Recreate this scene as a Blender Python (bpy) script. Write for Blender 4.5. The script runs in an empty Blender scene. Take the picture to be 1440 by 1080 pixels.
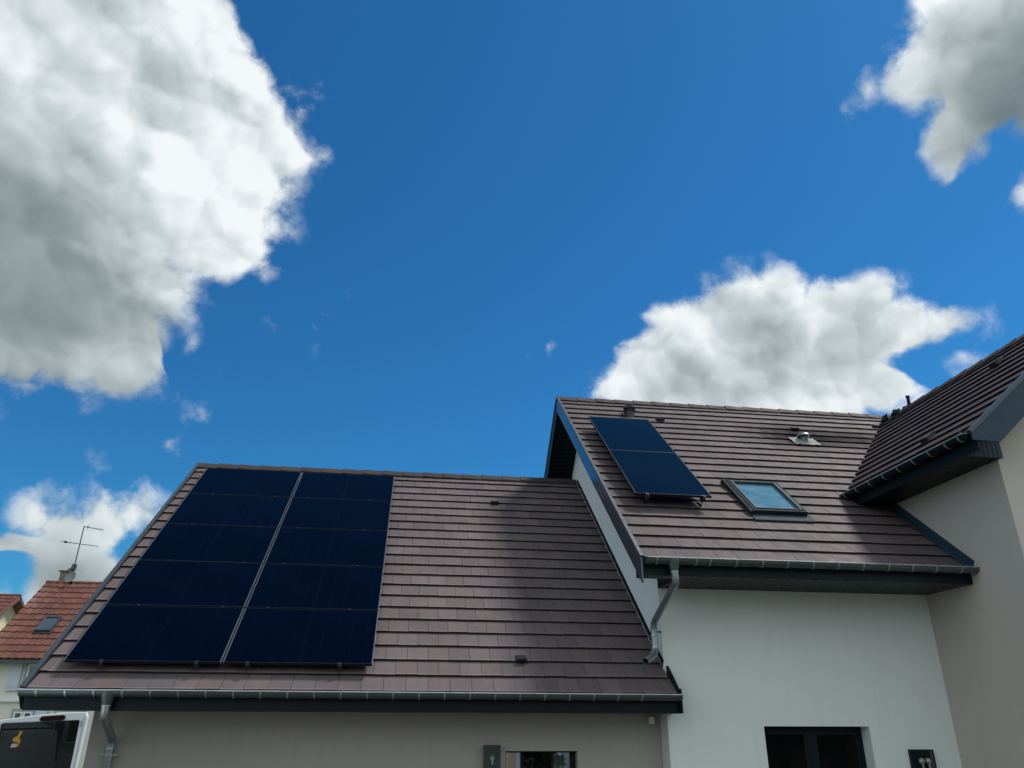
import bpy, bmesh, math, random
from mathutils import Vector, Matrix
random.seed(11)
R = math.radians
sc = bpy.context.scene
COL = sc.collection

# ------------------------------------------------------------------ materials
def new_mat(name):
    m = bpy.data.materials.new(name); m.use_nodes = True
    nt = m.node_tree; b = nt.nodes['Principled BSDF']
    return m, nt, b

def mixrgb(nt, fac, a, b, mode='MIX'):
    n = nt.nodes.new('ShaderNodeMix'); n.data_type = 'RGBA'; n.blend_type = mode
    for sock, v in ((n.inputs[0], fac), (n.inputs[6], a), (n.inputs[7], b)):
        if hasattr(v, 'links') or hasattr(v, 'is_linked'): nt.links.new(v, sock)
        elif isinstance(v, (int, float)): sock.default_value = v
        else: sock.default_value = (*v, 1)
    return n.outputs[2]

def noise(nt, scale, detail=5, rough=.55, vec=None, coord='Object', dist=0):
    n = nt.nodes.new('ShaderNodeTexNoise')
    n.inputs['Scale'].default_value = scale; n.inputs['Detail'].default_value = detail
    n.inputs['Roughness'].default_value = rough; n.inputs['Distortion'].default_value = dist
    if vec is None:
        tc = nt.nodes.new('ShaderNodeTexCoord'); vec = tc.outputs[coord]
    nt.links.new(vec, n.inputs['Vector'])
    return n.outputs['Fac']

def ramp(nt, fac, lo, hi, a=0, b=1):
    n = nt.nodes.new('ShaderNodeMapRange'); n.inputs[1].default_value = lo; n.inputs[2].default_value = hi
    n.inputs[3].default_value = a; n.inputs[4].default_value = b
    nt.links.new(fac, n.inputs[0]); return n.outputs[0]

def mapping(nt, scale, coord='Object'):
    tc = nt.nodes.new('ShaderNodeTexCoord'); mp = nt.nodes.new('ShaderNodeMapping')
    mp.inputs['Scale'].default_value = scale
    nt.links.new(tc.outputs[coord], mp.inputs['Vector']); return mp.outputs[0]

def bump(nt, b, h, strength, dist):
    n = nt.nodes.new('ShaderNodeBump'); n.inputs['Strength'].default_value = strength
    n.inputs['Distance'].default_value = dist
    nt.links.new(h, n.inputs['Height']); nt.links.new(n.outputs[0], b.inputs['Normal'])

def simple(name, c1, c2=None, scale=4, rough=.5, metal=0, bmp=0, bscale=200, stretch=None, rvar=.12, spec=.5):
    m, nt, b = new_mat(name)
    c2 = c2 or tuple(x*.75 for x in c1)
    vec = mapping(nt, stretch) if stretch else None
    f = noise(nt, scale, 6, .6, vec)
    nt.links.new(mixrgb(nt, ramp(nt, f, .3, .7), c1, c2), b.inputs['Base Color'])
    nt.links.new(ramp(nt, noise(nt, scale*3, 4, .6), .3, .7, max(.02, rough-rvar), min(1, rough+rvar)), b.inputs['Roughness'])
    b.inputs['Metallic'].default_value = metal
    b.inputs['Specular IOR Level'].default_value = spec
    if bmp: bump(nt, b, noise(nt, bscale, 3, .6), bmp, .004)
    return m

def tile_material(name, base, dark, rough):
    m, nt, b = new_mat(name)
    at = nt.nodes.new('ShaderNodeAttribute'); at.attribute_name = 'tint'
    f = noise(nt, 1.1, 6, .62)
    streak = noise(nt, 5, 5, .6, mapping(nt, (3, .7, .7)))
    c = mixrgb(nt, ramp(nt, f, .35, .68), base, dark)
    c = mixrgb(nt, ramp(nt, streak, .45, .75, 0, .35), c, tuple(x*.62 for x in base))
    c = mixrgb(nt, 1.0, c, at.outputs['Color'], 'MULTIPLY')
    sp = noise(nt, 38, 2, .5)                                # lichen flecks
    c = mixrgb(nt, ramp(nt, sp, .74, .78, 0, .35), c, (.30, .28, .26))
    nt.links.new(c, b.inputs['Base Color'])
    nt.links.new(ramp(nt, noise(nt, 7, 4, .6), .3, .7, rough-.1, rough+.1), b.inputs['Roughness'])
    nt.links.new(ramp(nt, at.outputs['Fac'], .15, .8, .0, .085), b.inputs['Specular IOR Level'])
    bump(nt, b, noise(nt, 90, 4, .65), .35, .003)
    return m

def render_material(name, c1, c2, grime):
    m, nt, b = new_mat(name)
    c = mixrgb(nt, ramp(nt, noise(nt, .6, 6, .6), .3, .7), c1, c2)
    st = noise(nt, 2.2, 6, .65, mapping(nt, (4, 4, .35)))
    c = mixrgb(nt, ramp(nt, st, .5, .8, 0, .30), c, grime)
    c = mixrgb(nt, ramp(nt, noise(nt, 260, 2, .5), .3, .7, 0, .12), c, tuple(x*.6 for x in c1))
    nt.links.new(c, b.inputs['Base Color']); b.inputs['Roughness'].default_value = .9
    bump(nt, b, noise(nt, 180, 4, .7), .5, .003)
    return m

def solar_material(name, axis, w, h):
    m, nt, b = new_mat(name)
    tc = nt.nodes.new('ShaderNodeTexCoord'); sx = nt.nodes.new('ShaderNodeSeparateXYZ')
    nt.links.new(tc.outputs['Object'], sx.inputs[0])
    def M(op, a, c=0.0, d=0.0):
        n = nt.nodes.new('ShaderNodeMath'); n.operation = op
        for i, v in enumerate((a, c, d)):
            if isinstance(v, (int, float)): n.inputs[i].default_value = v
            else: nt.links.new(v, n.inputs[i])
        return n.outputs[0]
    def lines(co, pitch, width):
        f = M('FRACT', M('DIVIDE', co, pitch))
        return M('LESS_THAN', M('MINIMUM', f, M('SUBTRACT', 1.0, f)), width/pitch)
    L = M('MAXIMUM', lines(sx.outputs[0], .182 if axis else .188, .0012), lines(sx.outputs[1], .188 if axis else .182, .0012))
    mid = M('LESS_THAN', M('ABSOLUTE', M('SUBTRACT', sx.outputs[0 if axis else 1], (w if axis else h)/2)), .005)
    c = mixrgb(nt, ramp(nt, noise(nt, 1.5, 3, .5), .3, .7), (.0004, .0012, .005), (.0006, .0020, .008))
    c = mixrgb(nt, M('MULTIPLY', L, .5), c, (.006, .012, .026))
    c = mixrgb(nt, M('MULTIPLY', mid, .2), c, (.010, .018, .032))
    dust = noise(nt, 3.2, 7, .7)
    c = mixrgb(nt, ramp(nt, dust, .6, .9, 0, .02), c, (.10, .11, .12))
    nt.links.new(c, b.inputs['Base Color'])
    b.inputs['Roughness'].default_value = .10
    nt.links.new(ramp(nt, noise(nt, 9, 4, .6), .3, .7, .04, .08), b.inputs['Roughness'])
    b.inputs['Specular IOR Level'].default_value = .075 if axis else .12
    return m

def glass_dark(name, col, rough=.03, spec=.8, metal=0.0):
    m, nt, b = new_mat(name)
    nt.links.new(mixrgb(nt, ramp(nt, noise(nt, 2, 3, .5), .3, .7), col, tuple(x*.8 for x in col)), b.inputs['Base Color'])
    b.inputs['Roughness'].default_value = rough; b.inputs['Specular IOR Level'].default_value = spec
    b.inputs['Metallic'].default_value = metal
    return m

def glass_roofwin():
    m, nt, b = new_mat('roof_window_glass')
    c = mixrgb(nt, ramp(nt, noise(nt, 2.2, 5, .6, mapping(nt, (1, 2.2, 2.2))), .35, .65), (.05, .135, .19), (.12, .22, .27))  # cloud reflection and pale blind painted into the glass colour
    nt.links.new(c, b.inputs['Base Color']); b.inputs['Roughness'].default_value = .05; b.inputs['Specular IOR Level'].default_value = .8
    return m
def glass_tinted():
    m, nt, b = new_mat('tinted_glass')
    b.inputs['Base Color'].default_value = (.006, .007, .009, 1); b.inputs['Roughness'].default_value = .04; b.inputs['Specular IOR Level'].default_value = .35
    tr = nt.nodes.new('ShaderNodeBsdfTransparent'); tr.inputs[0].default_value = (.30, .32, .33, 1)
    mx = nt.nodes.new('ShaderNodeMixShader'); nt.links.new(ramp(nt, noise(nt, 3, 3, .5), .3, .7, .42, .55), mx.inputs[0])
    nt.links.new(b.outputs[0], mx.inputs[1]); nt.links.new(tr.outputs[0], mx.inputs[2])
    nt.links.new(mx.outputs[0], nt.nodes['Material Output'].inputs[0]); return m
MT = dict(
    glass_tint=glass_tinted(),
    tile=tile_material('tile_brown', (.126, .100, .103), (.092, .077, .080), .62),
    ridge=tile_material('ridge_brown', (.052, .044, .043), (.040, .034, .034), .7),
    red=tile_material('tile_red', (.150, .066, .053), (.10, .048, .041), .8),
    render=render_material('render_offwhite', (.72, .775, .76), (.68, .73, .72), (.575, .615, .595)),
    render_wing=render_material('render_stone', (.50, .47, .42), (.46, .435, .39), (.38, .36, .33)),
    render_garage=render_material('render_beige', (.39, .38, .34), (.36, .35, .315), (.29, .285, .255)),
    render_yellow=render_material('render_yellow', (.66, .58, .38), (.60, .53, .35), (.5, .44, .3)),
    render_white=render_material('render_white', (.66, .66, .60), (.60, .60, .56), (.48, .48, .44)),
    render_peach=render_material('render_peach', (.95, .48, .26), (.92, .45, .25), (.8, .42, .25)),
    zinc=simple('zinc', (.10, .125, .12), (.07, .09, .088), 9, .42, .55, stretch=(1, 1, 4)),
    zinc_light=simple('zinc_light', (.42, .47, .48), (.30, .34, .35), 12, .35, .7),
    pipe=simple('galvanised_pipe', (.36, .42, .42), (.22, .27, .28), 14, .34, .75, stretch=(1, 1, .3)),
    anthra=simple('anthracite_pvc', (.003, .011, .016), (.0025, .009, .013), 5, .45, spec=.18),
    anthra_gloss=simple('anthracite_aluminium', (.075, .115, .15), (.06, .095, .125), 4, .2, .75, rvar=.05),
    soffit=simple('soffit_teal', (.028, .042, .042), (.022, .034, .034), 5, .5, spec=.3),
    underlay=simple('underlay', (.012, .011, .012), None, 5, .9),
    flash=simple('flashing_blue', (.030, .058, .085), (.024, .046, .068), 7, .5, .1, spec=.2),
    rw_frame=simple('roof_window_frame', (.018, .026, .032), (.012, .018, .023), 7, .7, spec=.05),
    rw_sash=simple('roof_window_sash', (.055, .085, .10), (.04, .065, .078), 7, .6, spec=.1),
    rw_apron=simple('roof_window_apron', (.045, .065, .075), (.035, .052, .06), 7, .7, spec=.05),
    lip=simple('edge_trim', (.055, .072, .085), (.042, .056, .066), 7, .4, .3),
    trim_light=simple('trim_light', (.24, .29, .31), (.18, .22, .24), 7, .35, .5),
    lead=simple('lead_flashing', (.26, .28, .28), (.15, .17, .17), 10, .7, 0, spec=.1, bmp=.6, bscale=40),
    black=simple('black_plastic', (.012, .012, .014), None, 8, .45),
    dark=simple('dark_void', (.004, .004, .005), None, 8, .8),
    rail=simple('panel_frame_black', (.10, .115, .135), (.075, .09, .105), 20, .38, .5),
    frame_dark=simple('panel_frame_dark', (.008, .013, .021), (.006, .010, .017), 20, .4, .1, spec=.2),
    rail_al=simple('rail_aluminium', (.035, .038, .042), (.025, .027, .03), 20, .45, .5),
    solar_l=solar_material('solar_glass_landscape', 1, 1.76, 1.168),
    solar_p=solar_material('solar_glass_portrait', 0, 1.134, 1.677),
    glass=glass_dark('window_glass', (.006, .008, .009), .02, .7),
    glass_dim=glass_dark('window_glass_dim', (.004, .005, .006), .05, .15),
    glass_refl=glass_dark('window_glass_reflective', (.92, .92, .92), .015, 1.0, .95),
    glass_roof=glass_roofwin(),
    blind=simple('pale_blind', (.22, .40, .45), (.18, .34, .40), 3, .8),
    white=simple('white_paint', (.75, .77, .78), (.68, .70, .72), 6, .4),
    vanwhite=simple('van_white', (.62, .66, .70), (.56, .60, .64), 3, .25, rvar=.06),
    bluegrey=simple('blue_grey_frame', (.30, .35, .40), (.25, .29, .33), 6, .5),
    shutter=simple('shutter_paint', (.52, .56, .66), (.45, .50, .60), 6, .6),
    redlens=simple('red_lens', (.020, .001, .004), (.012, .001, .003), 6, .3, spec=.1),
    yellow=simple('yellow_vinyl', (.50, .26, .015), (.35, .17, .012), 30, .4),
    pinkwhite=simple('pale_vinyl', (.45, .38, .37), (.3, .25, .25), 30, .4),
    green=simple('dark_green_metal', (.035, .060, .056), (.028, .048, .046), 5, .35, .2),
    bulb=simple('pale_fitting', (.30, .34, .32), (.2, .23, .22), 30, .15, .3),
    brick=simple('chimney_brick', (.20, .17, .15), (.12, .10, .09), 12, .85, bmp=.6, bscale=60),
    rubber=simple('rubber', (.02, .02, .02), None, 8, .8),
    bark=simple('bark', (.09, .065, .045), (.05, .04, .03), 6, .9, bmp=.8, bscale=30),
    wood=simple('brown_soffit_wood', (.16, .08, .045), (.10, .05, .03), 6, .7),
)
def leaf_material():
    m, nt, b = new_mat('leaf')
    c = mixrgb(nt, ramp(nt, noise(nt, .9, 5, .6), .35, .65), (.030, .055, .022), (.060, .095, .032))
    nt.links.new(c, b.inputs['Base Color']); b.inputs['Roughness'].default_value = .6
    return m
MT['leaf'] = leaf_material()
def ground_material():
    m, nt, b = new_mat('lawn_ground')
    c = mixrgb(nt, ramp(nt, noise(nt, .15, 6, .6), .4, .6), (.04, .06, .02), (.07, .09, .032))
    c = mixrgb(nt, ramp(nt, noise(nt, 6, 6, .7), .4, .7, 0, .5), c, (.16, .14, .09))
    nt.links.new(c, b.inputs['Base Color']); b.inputs['Roughness'].default_value = .95
    bump(nt, b, noise(nt, 25, 6, .7), .8, .03)
    return m
MT['ground'] = ground_material()
MT['gravel'] = simple('gravel_drive', (.095, .090, .08), (.065, .062, .057), 30, .95, bmp=1, bscale=45)

# ------------------------------------------------------------------ mesh builder
class MB:
    def __init__(s): s.v = []; s.f = []; s.t = []
    def face(s, pts, tint=(1, 1, 1)):
        i = len(s.v); s.v += [tuple(p) for p in pts]; s.f.append(tuple(range(i, i+len(pts)))); s.t.append(tint)
    def hexa(s, p, tint=(1, 1, 1)):                       # p: 8 points, bottom loop then top loop
        i = len(s.v); s.v += [tuple(q) for q in p]
        for f in ((3, 2, 1, 0), (4, 5, 6, 7), (0, 1, 5, 4), (1, 2, 6, 5), (2, 3, 7, 6), (3, 0, 4, 7)):
            s.f.append(tuple(i+k for k in f)); s.t.append(tint)
    def box(s, x0, x1, y0, y1, z0, z1, F=None, tint=(1, 1, 1)):
        F = F or (lambda a, b, c: (a, b, c))
        s.hexa([F(x0, y0, z0), F(x1, y0, z0), F(x1, y1, z0), F(x0, y1, z0), F(x0, y0, z1), F(x1, y0, z1), F(x1, y1, z1), F(x0, y1, z1)], tint)
    def prism(s, poly, a, b, tint=(1, 1, 1)):             # poly: 3D loop; a,b offset vectors
        n = len(poly); i = len(s.v)
        s.v += [tuple(Vector(p)+Vector(a)) for p in poly] + [tuple(Vector(p)+Vector(b)) for p in poly]
        s.f.append(tuple(range(i, i+n))[::-1]); s.f.append(tuple(range(i+n, i+2*n))); s.t += [tint, tint]
        for k in range(n):
            s.f.append((i+k, i+(k+1) % n, i+n+(k+1) % n, i+n+k)); s.t.append(tint)
    def tube(s, pts, r, seg=14, caps=True, radii=None):
        pts = [Vector(p) for p in pts]; n = len(pts); base = len(s.v)
        up = None
        for k, p in enumerate(pts):
            d = (pts[min(k+1, n-1)]-pts[max(k-1, 0)]).normalized()
            if up is None:
                up = d.orthogonal().normalized()
            up = (up-d*up.dot(d)).normalized(); sd = d.cross(up)
            rr = radii[k] if radii else r
            if 0 < k < n-1:
                c = (pts[k]-pts[k-1]).normalized().dot((pts[k+1]-pts[k]).normalized())
                rr = rr/max(.8, math.sqrt((1+c)/2))
            for j in range(seg):
                a = 2*math.pi*j/seg
                s.v.append(tuple(p+up*math.cos(a)*rr+sd*math.sin(a)*rr))
        for k in range(n-1):
            for j in range(seg):
                a = base+k*seg+j; b = base+k*seg+(j+1) % seg
                s.f.append((a, b, b+seg, a+seg)); s.t.append((1, 1, 1))
        if caps:
            s.f.append(tuple(base+j for j in range(seg))[::-1]); s.t.append((1, 1, 1))
            s.f.append(tuple(base+(n-1)*seg+j for j in range(seg))); s.t.append((1, 1, 1))
    def lathe(s, prof, c, axis=(0, 0, 1), seg=20):
        ax = Vector(axis).normalized(); u = ax.orthogonal().normalized(); w = ax.cross(u); base = len(s.v); n = len(prof)
        for r, h in prof:
            for j in range(seg):
                a = 2*math.pi*j/seg
                s.v.append(tuple(Vector(c)+ax*h+(u*math.cos(a)+w*math.sin(a))*r))
        for k in range(n-1):
            for j in range(seg):
                a = base+k*seg+j; b = base+k*seg+(j+1) % seg
                s.f.append((a, b, b+seg, a+seg)); s.t.append((1, 1, 1))
        s.f.append(tuple(base+j for j in range(seg))[::-1]); s.f.append(tuple(base+(n-1)*seg+j for j in range(seg))); s.t += [(1, 1, 1)]*2
    def build(s, name, mat, parent=None, smooth=False, bevel=0, label=None, recalc=True):
        me = bpy.data.meshes.new(name); me.from_pydata(s.v, [], s.f); 
        if any(t != (1, 1, 1) for t in s.t) or mat.name.startswith(('tile', 'ridge')):
            at = me.color_attributes.new('tint', 'FLOAT_COLOR', 'CORNER'); k = 0
            for f, t in zip(s.f, s.t):
                for _ in f:
                    at.data[k].color = (*t, 1); k += 1
        if recalc:
            bm = bmesh.new(); bm.from_mesh(me); bmesh.ops.recalc_face_normals(bm, faces=bm.faces); bm.to_mesh(me); bm.free()
        me.materials.append(mat)
        if smooth:
            for p in me.polygons: p.use_smooth = True
            try: me.set_sharp_from_angle(angle=R(40))
            except Exception: pass
        o = bpy.data.objects.new(name, me); COL.objects.link(o)
        if bevel:
            b = o.modifiers.new('bevel', 'BEVEL'); b.width = bevel; b.segments = 2; b.limit_method = 'ANGLE'
        if parent:
            o.parent = parent
            if parent.type == 'EMPTY' and 'base' in parent.keys():
                o.matrix_parent_inverse = Matrix.Translation(-Vector(parent['base']))
        if label: o['label'] = label
        return o

def tag(o, label=None, cat=None, group=None, kind=None):
    if label: o['label'] = label
    if cat: o['category'] = cat
    if group: o['group'] = group
    if kind: o['kind'] = kind
    return o

def thing(name, label, cat, loc=(0, 0, 0), group=None, local=False):
    o = bpy.data.objects.new(name, None); COL.objects.link(o); o.location = loc
    o.empty_display_size = .3
    if not local: o['base'] = list(loc)      # children of this thing are modelled in world coordinates
    return tag(o, label, cat, group)

def struct(o): o['kind'] = 'structure'; return o

def copy_thing(o, parent=None):
    c = o.copy(); COL.objects.link(c)
    if parent: c.parent = parent
    for ch in list(o.children): copy_thing(ch, c)
    return c

# ------------------------------------------------------------------ roof planes
class Slope:
    """u along the eave, v up the slope, n off the surface"""
    def __init__(s, origin, U, V):
        s.o = Vector(origin); s.U = Vector(U).normalized(); s.V = Vector(V).normalized(); s.N = s.U.cross(s.V)
        if s.N.z < 0: s.N = -s.N
    def __call__(s, u, v, n=0): return tuple(s.o+s.U*u+s.V*v+s.N*n)
    def matrix(s, u, v, n):
        m = Matrix.Identity(4)
        for i, c in enumerate((s.U, s.V, s.N)):
            for k in range(3): m[k][i] = c[k]
        m.translation = Vector(s(u, v, n)); return m

def tiles(sl, rows, e, w, rng, holes=(), shift=0.0, r0=0, var=.10, dark_patch=None, gain=1.0):
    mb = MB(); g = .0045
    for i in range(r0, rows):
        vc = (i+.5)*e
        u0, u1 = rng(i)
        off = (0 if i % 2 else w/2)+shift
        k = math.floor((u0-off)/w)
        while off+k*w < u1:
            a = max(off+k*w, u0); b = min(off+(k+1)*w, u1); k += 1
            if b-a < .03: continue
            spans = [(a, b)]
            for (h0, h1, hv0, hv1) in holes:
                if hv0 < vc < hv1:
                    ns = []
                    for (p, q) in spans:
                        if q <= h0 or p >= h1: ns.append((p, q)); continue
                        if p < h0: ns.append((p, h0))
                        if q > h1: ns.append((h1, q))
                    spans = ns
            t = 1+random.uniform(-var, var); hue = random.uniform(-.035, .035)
            if dark_patch: t *= dark_patch((a+b)/2, vc)
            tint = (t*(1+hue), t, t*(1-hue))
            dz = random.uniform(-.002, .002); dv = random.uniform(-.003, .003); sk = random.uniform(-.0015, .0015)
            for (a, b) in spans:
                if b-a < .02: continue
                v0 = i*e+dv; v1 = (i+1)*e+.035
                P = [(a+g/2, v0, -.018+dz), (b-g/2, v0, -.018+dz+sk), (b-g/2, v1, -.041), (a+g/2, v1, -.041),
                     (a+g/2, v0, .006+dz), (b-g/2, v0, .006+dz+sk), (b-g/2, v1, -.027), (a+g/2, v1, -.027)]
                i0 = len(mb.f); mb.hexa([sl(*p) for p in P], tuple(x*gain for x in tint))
                mb.t[i0+2] = tuple(x*.35*gain for x in tint)                # nose face tint darkened: dirt plus painted shade
                q = .022/(v1-v0)                                          # nose highlight painted as a paler strip
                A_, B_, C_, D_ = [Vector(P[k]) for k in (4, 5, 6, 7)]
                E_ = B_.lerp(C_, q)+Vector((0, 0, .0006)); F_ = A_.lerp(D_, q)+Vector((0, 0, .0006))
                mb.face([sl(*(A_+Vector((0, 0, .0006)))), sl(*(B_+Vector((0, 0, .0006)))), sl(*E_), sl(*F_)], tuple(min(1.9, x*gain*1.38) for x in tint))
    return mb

def ridge_caps(a, b, halfw, pitch, L=.40):
    """overlapping angular ridge tiles between points a and b (ridge line)"""
    mb = MB(); a = Vector(a); b = Vector(b); d = (b-a); n = int(d.length/L); d.normalize(); side = d.cross(Vector((0, 0, 1))).normalized()
    dn = math.tan(pitch)
    for k in range(n+1):
        p = a+d*(k*L); q = a+d*min((k+1)*L+.03, (b-a).length)
        if (q-p).length < .06: continue
        t = 1+random.uniform(-.12, .12); up = random.uniform(-.003, .003)
        for lift, pp in ((.030+up, p), (.016+up, q)): pass
        def ring(c, lift):
            out = []
            for s_, th in ((-1, 0), (-.45, 0), (0, 0), (.45, 0), (1, 0)):
                h = -abs(s_)*halfw*dn+lift+.018*(1-abs(s_))
                out.append(c+side*(s_*halfw)+Vector((0, 0, h)))
            low = [x-Vector((0, 0, .022)) for x in out[::-1]]
            return out+low
        r1 = ring(p, .045+up); r2 = ring(q, .028+up); i = len(mb.v); m = len(r1)
        mb.v += [tuple(x) for x in r1+r2]
        for j in range(m):
            mb.f.append((i+j, i+(j+1) % m, i+m+(j+1) % m, i+m+j)); mb.t.append((t, t, t))
        mb.f.append(tuple(range(i, i+m))); mb.f.append(tuple(range(i+m, i+2*m))); mb.t += [(t, t, t)]*2
    return mb

def gutter_mesh(p0, p1, out, r=.068, th=.006):
    """half-round open trough from p0 to p1; out = horizontal outward direction; p = centre of the rim"""
    mb = MB(); p0 = Vector(p0); p1 = Vector(p1); o = Vector(out); up = Vector((0, 0, 1)); seg = 14
    pts = []
    for j in range(seg+1):
        a = math.pi*j/seg; pts.append(-o*math.cos(a)*r-up*math.sin(a)*r)
    inner = [p*((r-th)/r) for p in pts[::-1]]
    # rolled bead on the outer rim
    loop = pts+inner
    base = len(mb.v); n = len(loop)
    for c in (p0, p1):
        mb.v += [tuple(c+q) for q in loop]
    for j in range(n):
        mb.f.append((base+j, base+(j+1) % n, base+n+(j+1) % n, base+n+j)); mb.t.append((1, 1, 1))
    for c in (p0, p1):                                     # stop ends
        i = len(mb.v); mb.v += [tuple(c+q*.985) for q in pts]; mb.f.append(tuple(range(i, i+len(pts)))); mb.t.append((1, 1, 1))
    return mb
def bead_mesh(p0, p1, out, r=.068):
    mb = MB(); o = Vector(out)*(r+.004)
    mb.tube([Vector(p0)+o+Vector((0, 0, .002)), Vector(p1)+o+Vector((0, 0, .002))], .009, 8); return mb
def bracket_mesh(c, along, out, r=.070, w=.022):
    mb = MB(); c = Vector(c); A = Vector(along)*w/2; o = Vector(out); up = Vector((0, 0, 1)); seg = 12
    P = []
    for j in range(seg+1):
        a = math.pi*j/seg; P.append(-o*math.cos(a)-up*math.sin(a))
    for j in range(seg):
        a, b = P[j], P[j+1]; ro = r+.006; ri = r+.001
        mb.hexa([tuple(c+x) for x in (a*ri-A, a*ri+A, a*ro+A, a*ro-A, b*ri-A, b*ri+A, b*ro+A, b*ro-A)])
    return mb

def tile_vent(sl, u, v, parent, w=.15, mat='black'):
    mb = MB()
    a, b = u-w/2, u+w/2
    mb.hexa([sl(a, v, .0), sl(b, v, .0), sl(b, v+.16, -.01), sl(a, v+.16, -.01), sl(a+.01, v, .055), sl(b-.01, v, .055), sl(b-.01, v+.16, .0), sl(a+.01, v+.16, .0)])
    o = mb.build('tile_vent', MT[mat], parent, bevel=.004)
    g = MB()
    for k in range(4):
        g.box(a+.018, b-.018, v-.006, v-.001, .008+k*.011, .013+k*.011, sl)
    g.box(a+.012, b-.012, v-.0035, v-.0015, .004, .05, sl)
    return o

def wall_open(mb, x0, x1, z0, z1, y, openings, depth, F):
    """wall face in a plane with rectangular openings (ox0,ox1,oz0,oz1) and their reveals; F(x,z,d) -> point"""
    xs = sorted({x0, x1, *[o[0] for o in openings], *[o[1] for o in openings]})
    zs = sorted({z0, z1, *[o[2] for o in openings], *[o[3] for o in openings]})
    for i in range(len(xs)-1):
        for j in range(len(zs)-1):
            cx = (xs[i]+xs[i+1])/2; cz = (zs[j]+zs[j+1])/2
            if any(o[0] < cx < o[1] and o[2] < cz < o[3] for o in openings): continue
            mb.face([F(xs[i], zs[j], 0), F(xs[i+1], zs[j], 0), F(xs[i+1], zs[j+1], 0), F(xs[i], zs[j+1], 0)])
    for (a, b, c, d) in openings:
        for p, q in (((a, c), (b, c)), ((b, c), (b, d)), ((b, d), (a, d)), ((a, d), (a, c))):
            mb.face([F(*p, 0), F(*p, depth), F(*q, depth), F(*q, 0)])

# ================================================================== GROUND
g = MB(); g.box(-1500, 1500, -1500, 1500, -.3, 0)
struct(g.build('ground', MT['ground']))
g = MB(); g.box(-12, 9, -6, 10.2, .004, .02)
struct(g.build('driveway', MT['gravel']))
g = MB(); g.box(-60, 60, -11, -6.5, .004, .02)
struct(g.build('road', simple('asphalt', (.055, .055, .058), (.04, .04, .043), 8, .9, bmp=.8, bscale=60)))

# ================================================================== HOUSE
XG, YF, YG = 3.388, 10.157, 10.453           # gable wall plane, front wall, garage wall
XW, YW = 7.328, 8.241                        # wing side wall, wing front wall
pg = R(39.317); pu = R(40.087); pw = R(40.0)
GS = Slope((-4.17, 9.785, 2.797), (1, 0, 0), (0, math.cos(pg), math.sin(pg)))
US = Slope((2.871, 9.138, 4.34), (1, 0, 0), (0, math.cos(pu), math.sin(pu)))
WS = Slope((6.757, 7.889, 5.738), (0, 1, 0), (math.cos(pw), 0, math.sin(pw)))
LG = 6.677; LU = 6.507; LW = 3.84
YRG, ZRG = 14.951, 7.028
YRU, ZRU = 14.116, 8.530
XRW = 6.757+LW*math.cos(pw); ZRW = 5.738+LW*math.sin(pw)
tg, tu, tw = math.tan(pg), math.tan(pu), math.tan(pw)

house = thing('house', 'rendered house with brown tiled roofs at three heights, the garage wing lowest at the left', 'house', (1.5, 12, 0))

# ---- garage
m = MB()
gw = (1.357, 2.275, 1.02, 2.130)
wall_open(m, -3.6, XG-.003, 0, 2.60, YG, [gw], .16, lambda x, z, d: (x, YG+d, z))
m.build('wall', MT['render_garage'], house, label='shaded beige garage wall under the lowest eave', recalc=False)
m = MB()                                              # left gable of the garage and its rear wall
def zg(y): return min(2.797+(y-9.785)*tg, ZRG-(y-YRG)*tg)-.12
m.face([(-3.6, YG+.002, 0), (-3.6, YG+.002, zg(YG)), (-3.6, YRG, zg(YRG)), (-3.6, 19.45, zg(19.45)), (-3.6, 19.45, 0)])
m.face([(-3.6, 19.45, 0), (XG-.003, 19.45, 0), (XG-.003, 19.45, 2.6), (-3.6, 19.45, 2.6)])
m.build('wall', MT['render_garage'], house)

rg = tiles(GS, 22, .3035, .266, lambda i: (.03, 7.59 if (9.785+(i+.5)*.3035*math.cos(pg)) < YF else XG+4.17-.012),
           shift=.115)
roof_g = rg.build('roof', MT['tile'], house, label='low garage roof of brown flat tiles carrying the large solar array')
m = MB(); m.box(.02, XG+4.17-.004, .06, LG+.0, -.10, -.046, GS)
m.build('underlay', MT['underlay'], roof_g)
GR = Slope((-4.17, 2*YRG-9.785, 2.797), (1, 0, 0), (0, -math.cos(pg), math.sin(pg)))
m = MB(); m.box(.0, XG+4.17, 0, LG, -.10, -.0, GR)
m.build('rear_slope', MT['tile'], roof_g)
ridge_caps((-4.19, YRG, ZRG-.005), (XG-.01, YRG, ZRG-.005), .115, pg, .40).build('ridge_tiles', MT['ridge'], roof_g)
for u, v in ((5.752, 5.40), (5.70, .575)): tile_vent(GS, u, v, roof_g)
# verge trim at the left and the little exposed verge at the right end
m = MB(); m.box(-.030, .018, -.02, LG+.03, -.02, .040, GS)
m.build('verge_trim', MT['lip'], house, bevel=.004)
m = MB(); m.box(-.030, -.008, -.05, LG, -.235, -.021, GS)
GRs = lambda u, v, n: GR(u, v, n)
m.box(-.030, -.008, -.05, LG, -.235, .03, GR)
m.build('verge_board', MT['anthra'], house)
m = MB(); m.box(.0, .56, .10, LG-.05, -.20, -.185, GS); m.box(.0, .56, .10, LG-.05, -.20, -.185, GR)
m.build('soffit', MT['anthra'], house)
m = MB(); m.box(7.592, 7.622, -.02, .50, -.10, .035, GS)
m.build('verge_trim', MT['anthra'], house)
m = MB(); m.box(XG+4.17-.024, XG+4.17-.010, .52, LG-.10, .02, .034, GS)
m.build('wall_flashing', MT['lead'], house)
m = MB(); m.box(XG+4.17-.012, XG+4.17-.002, .52, LG-.10, .0, .10, GS)
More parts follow.
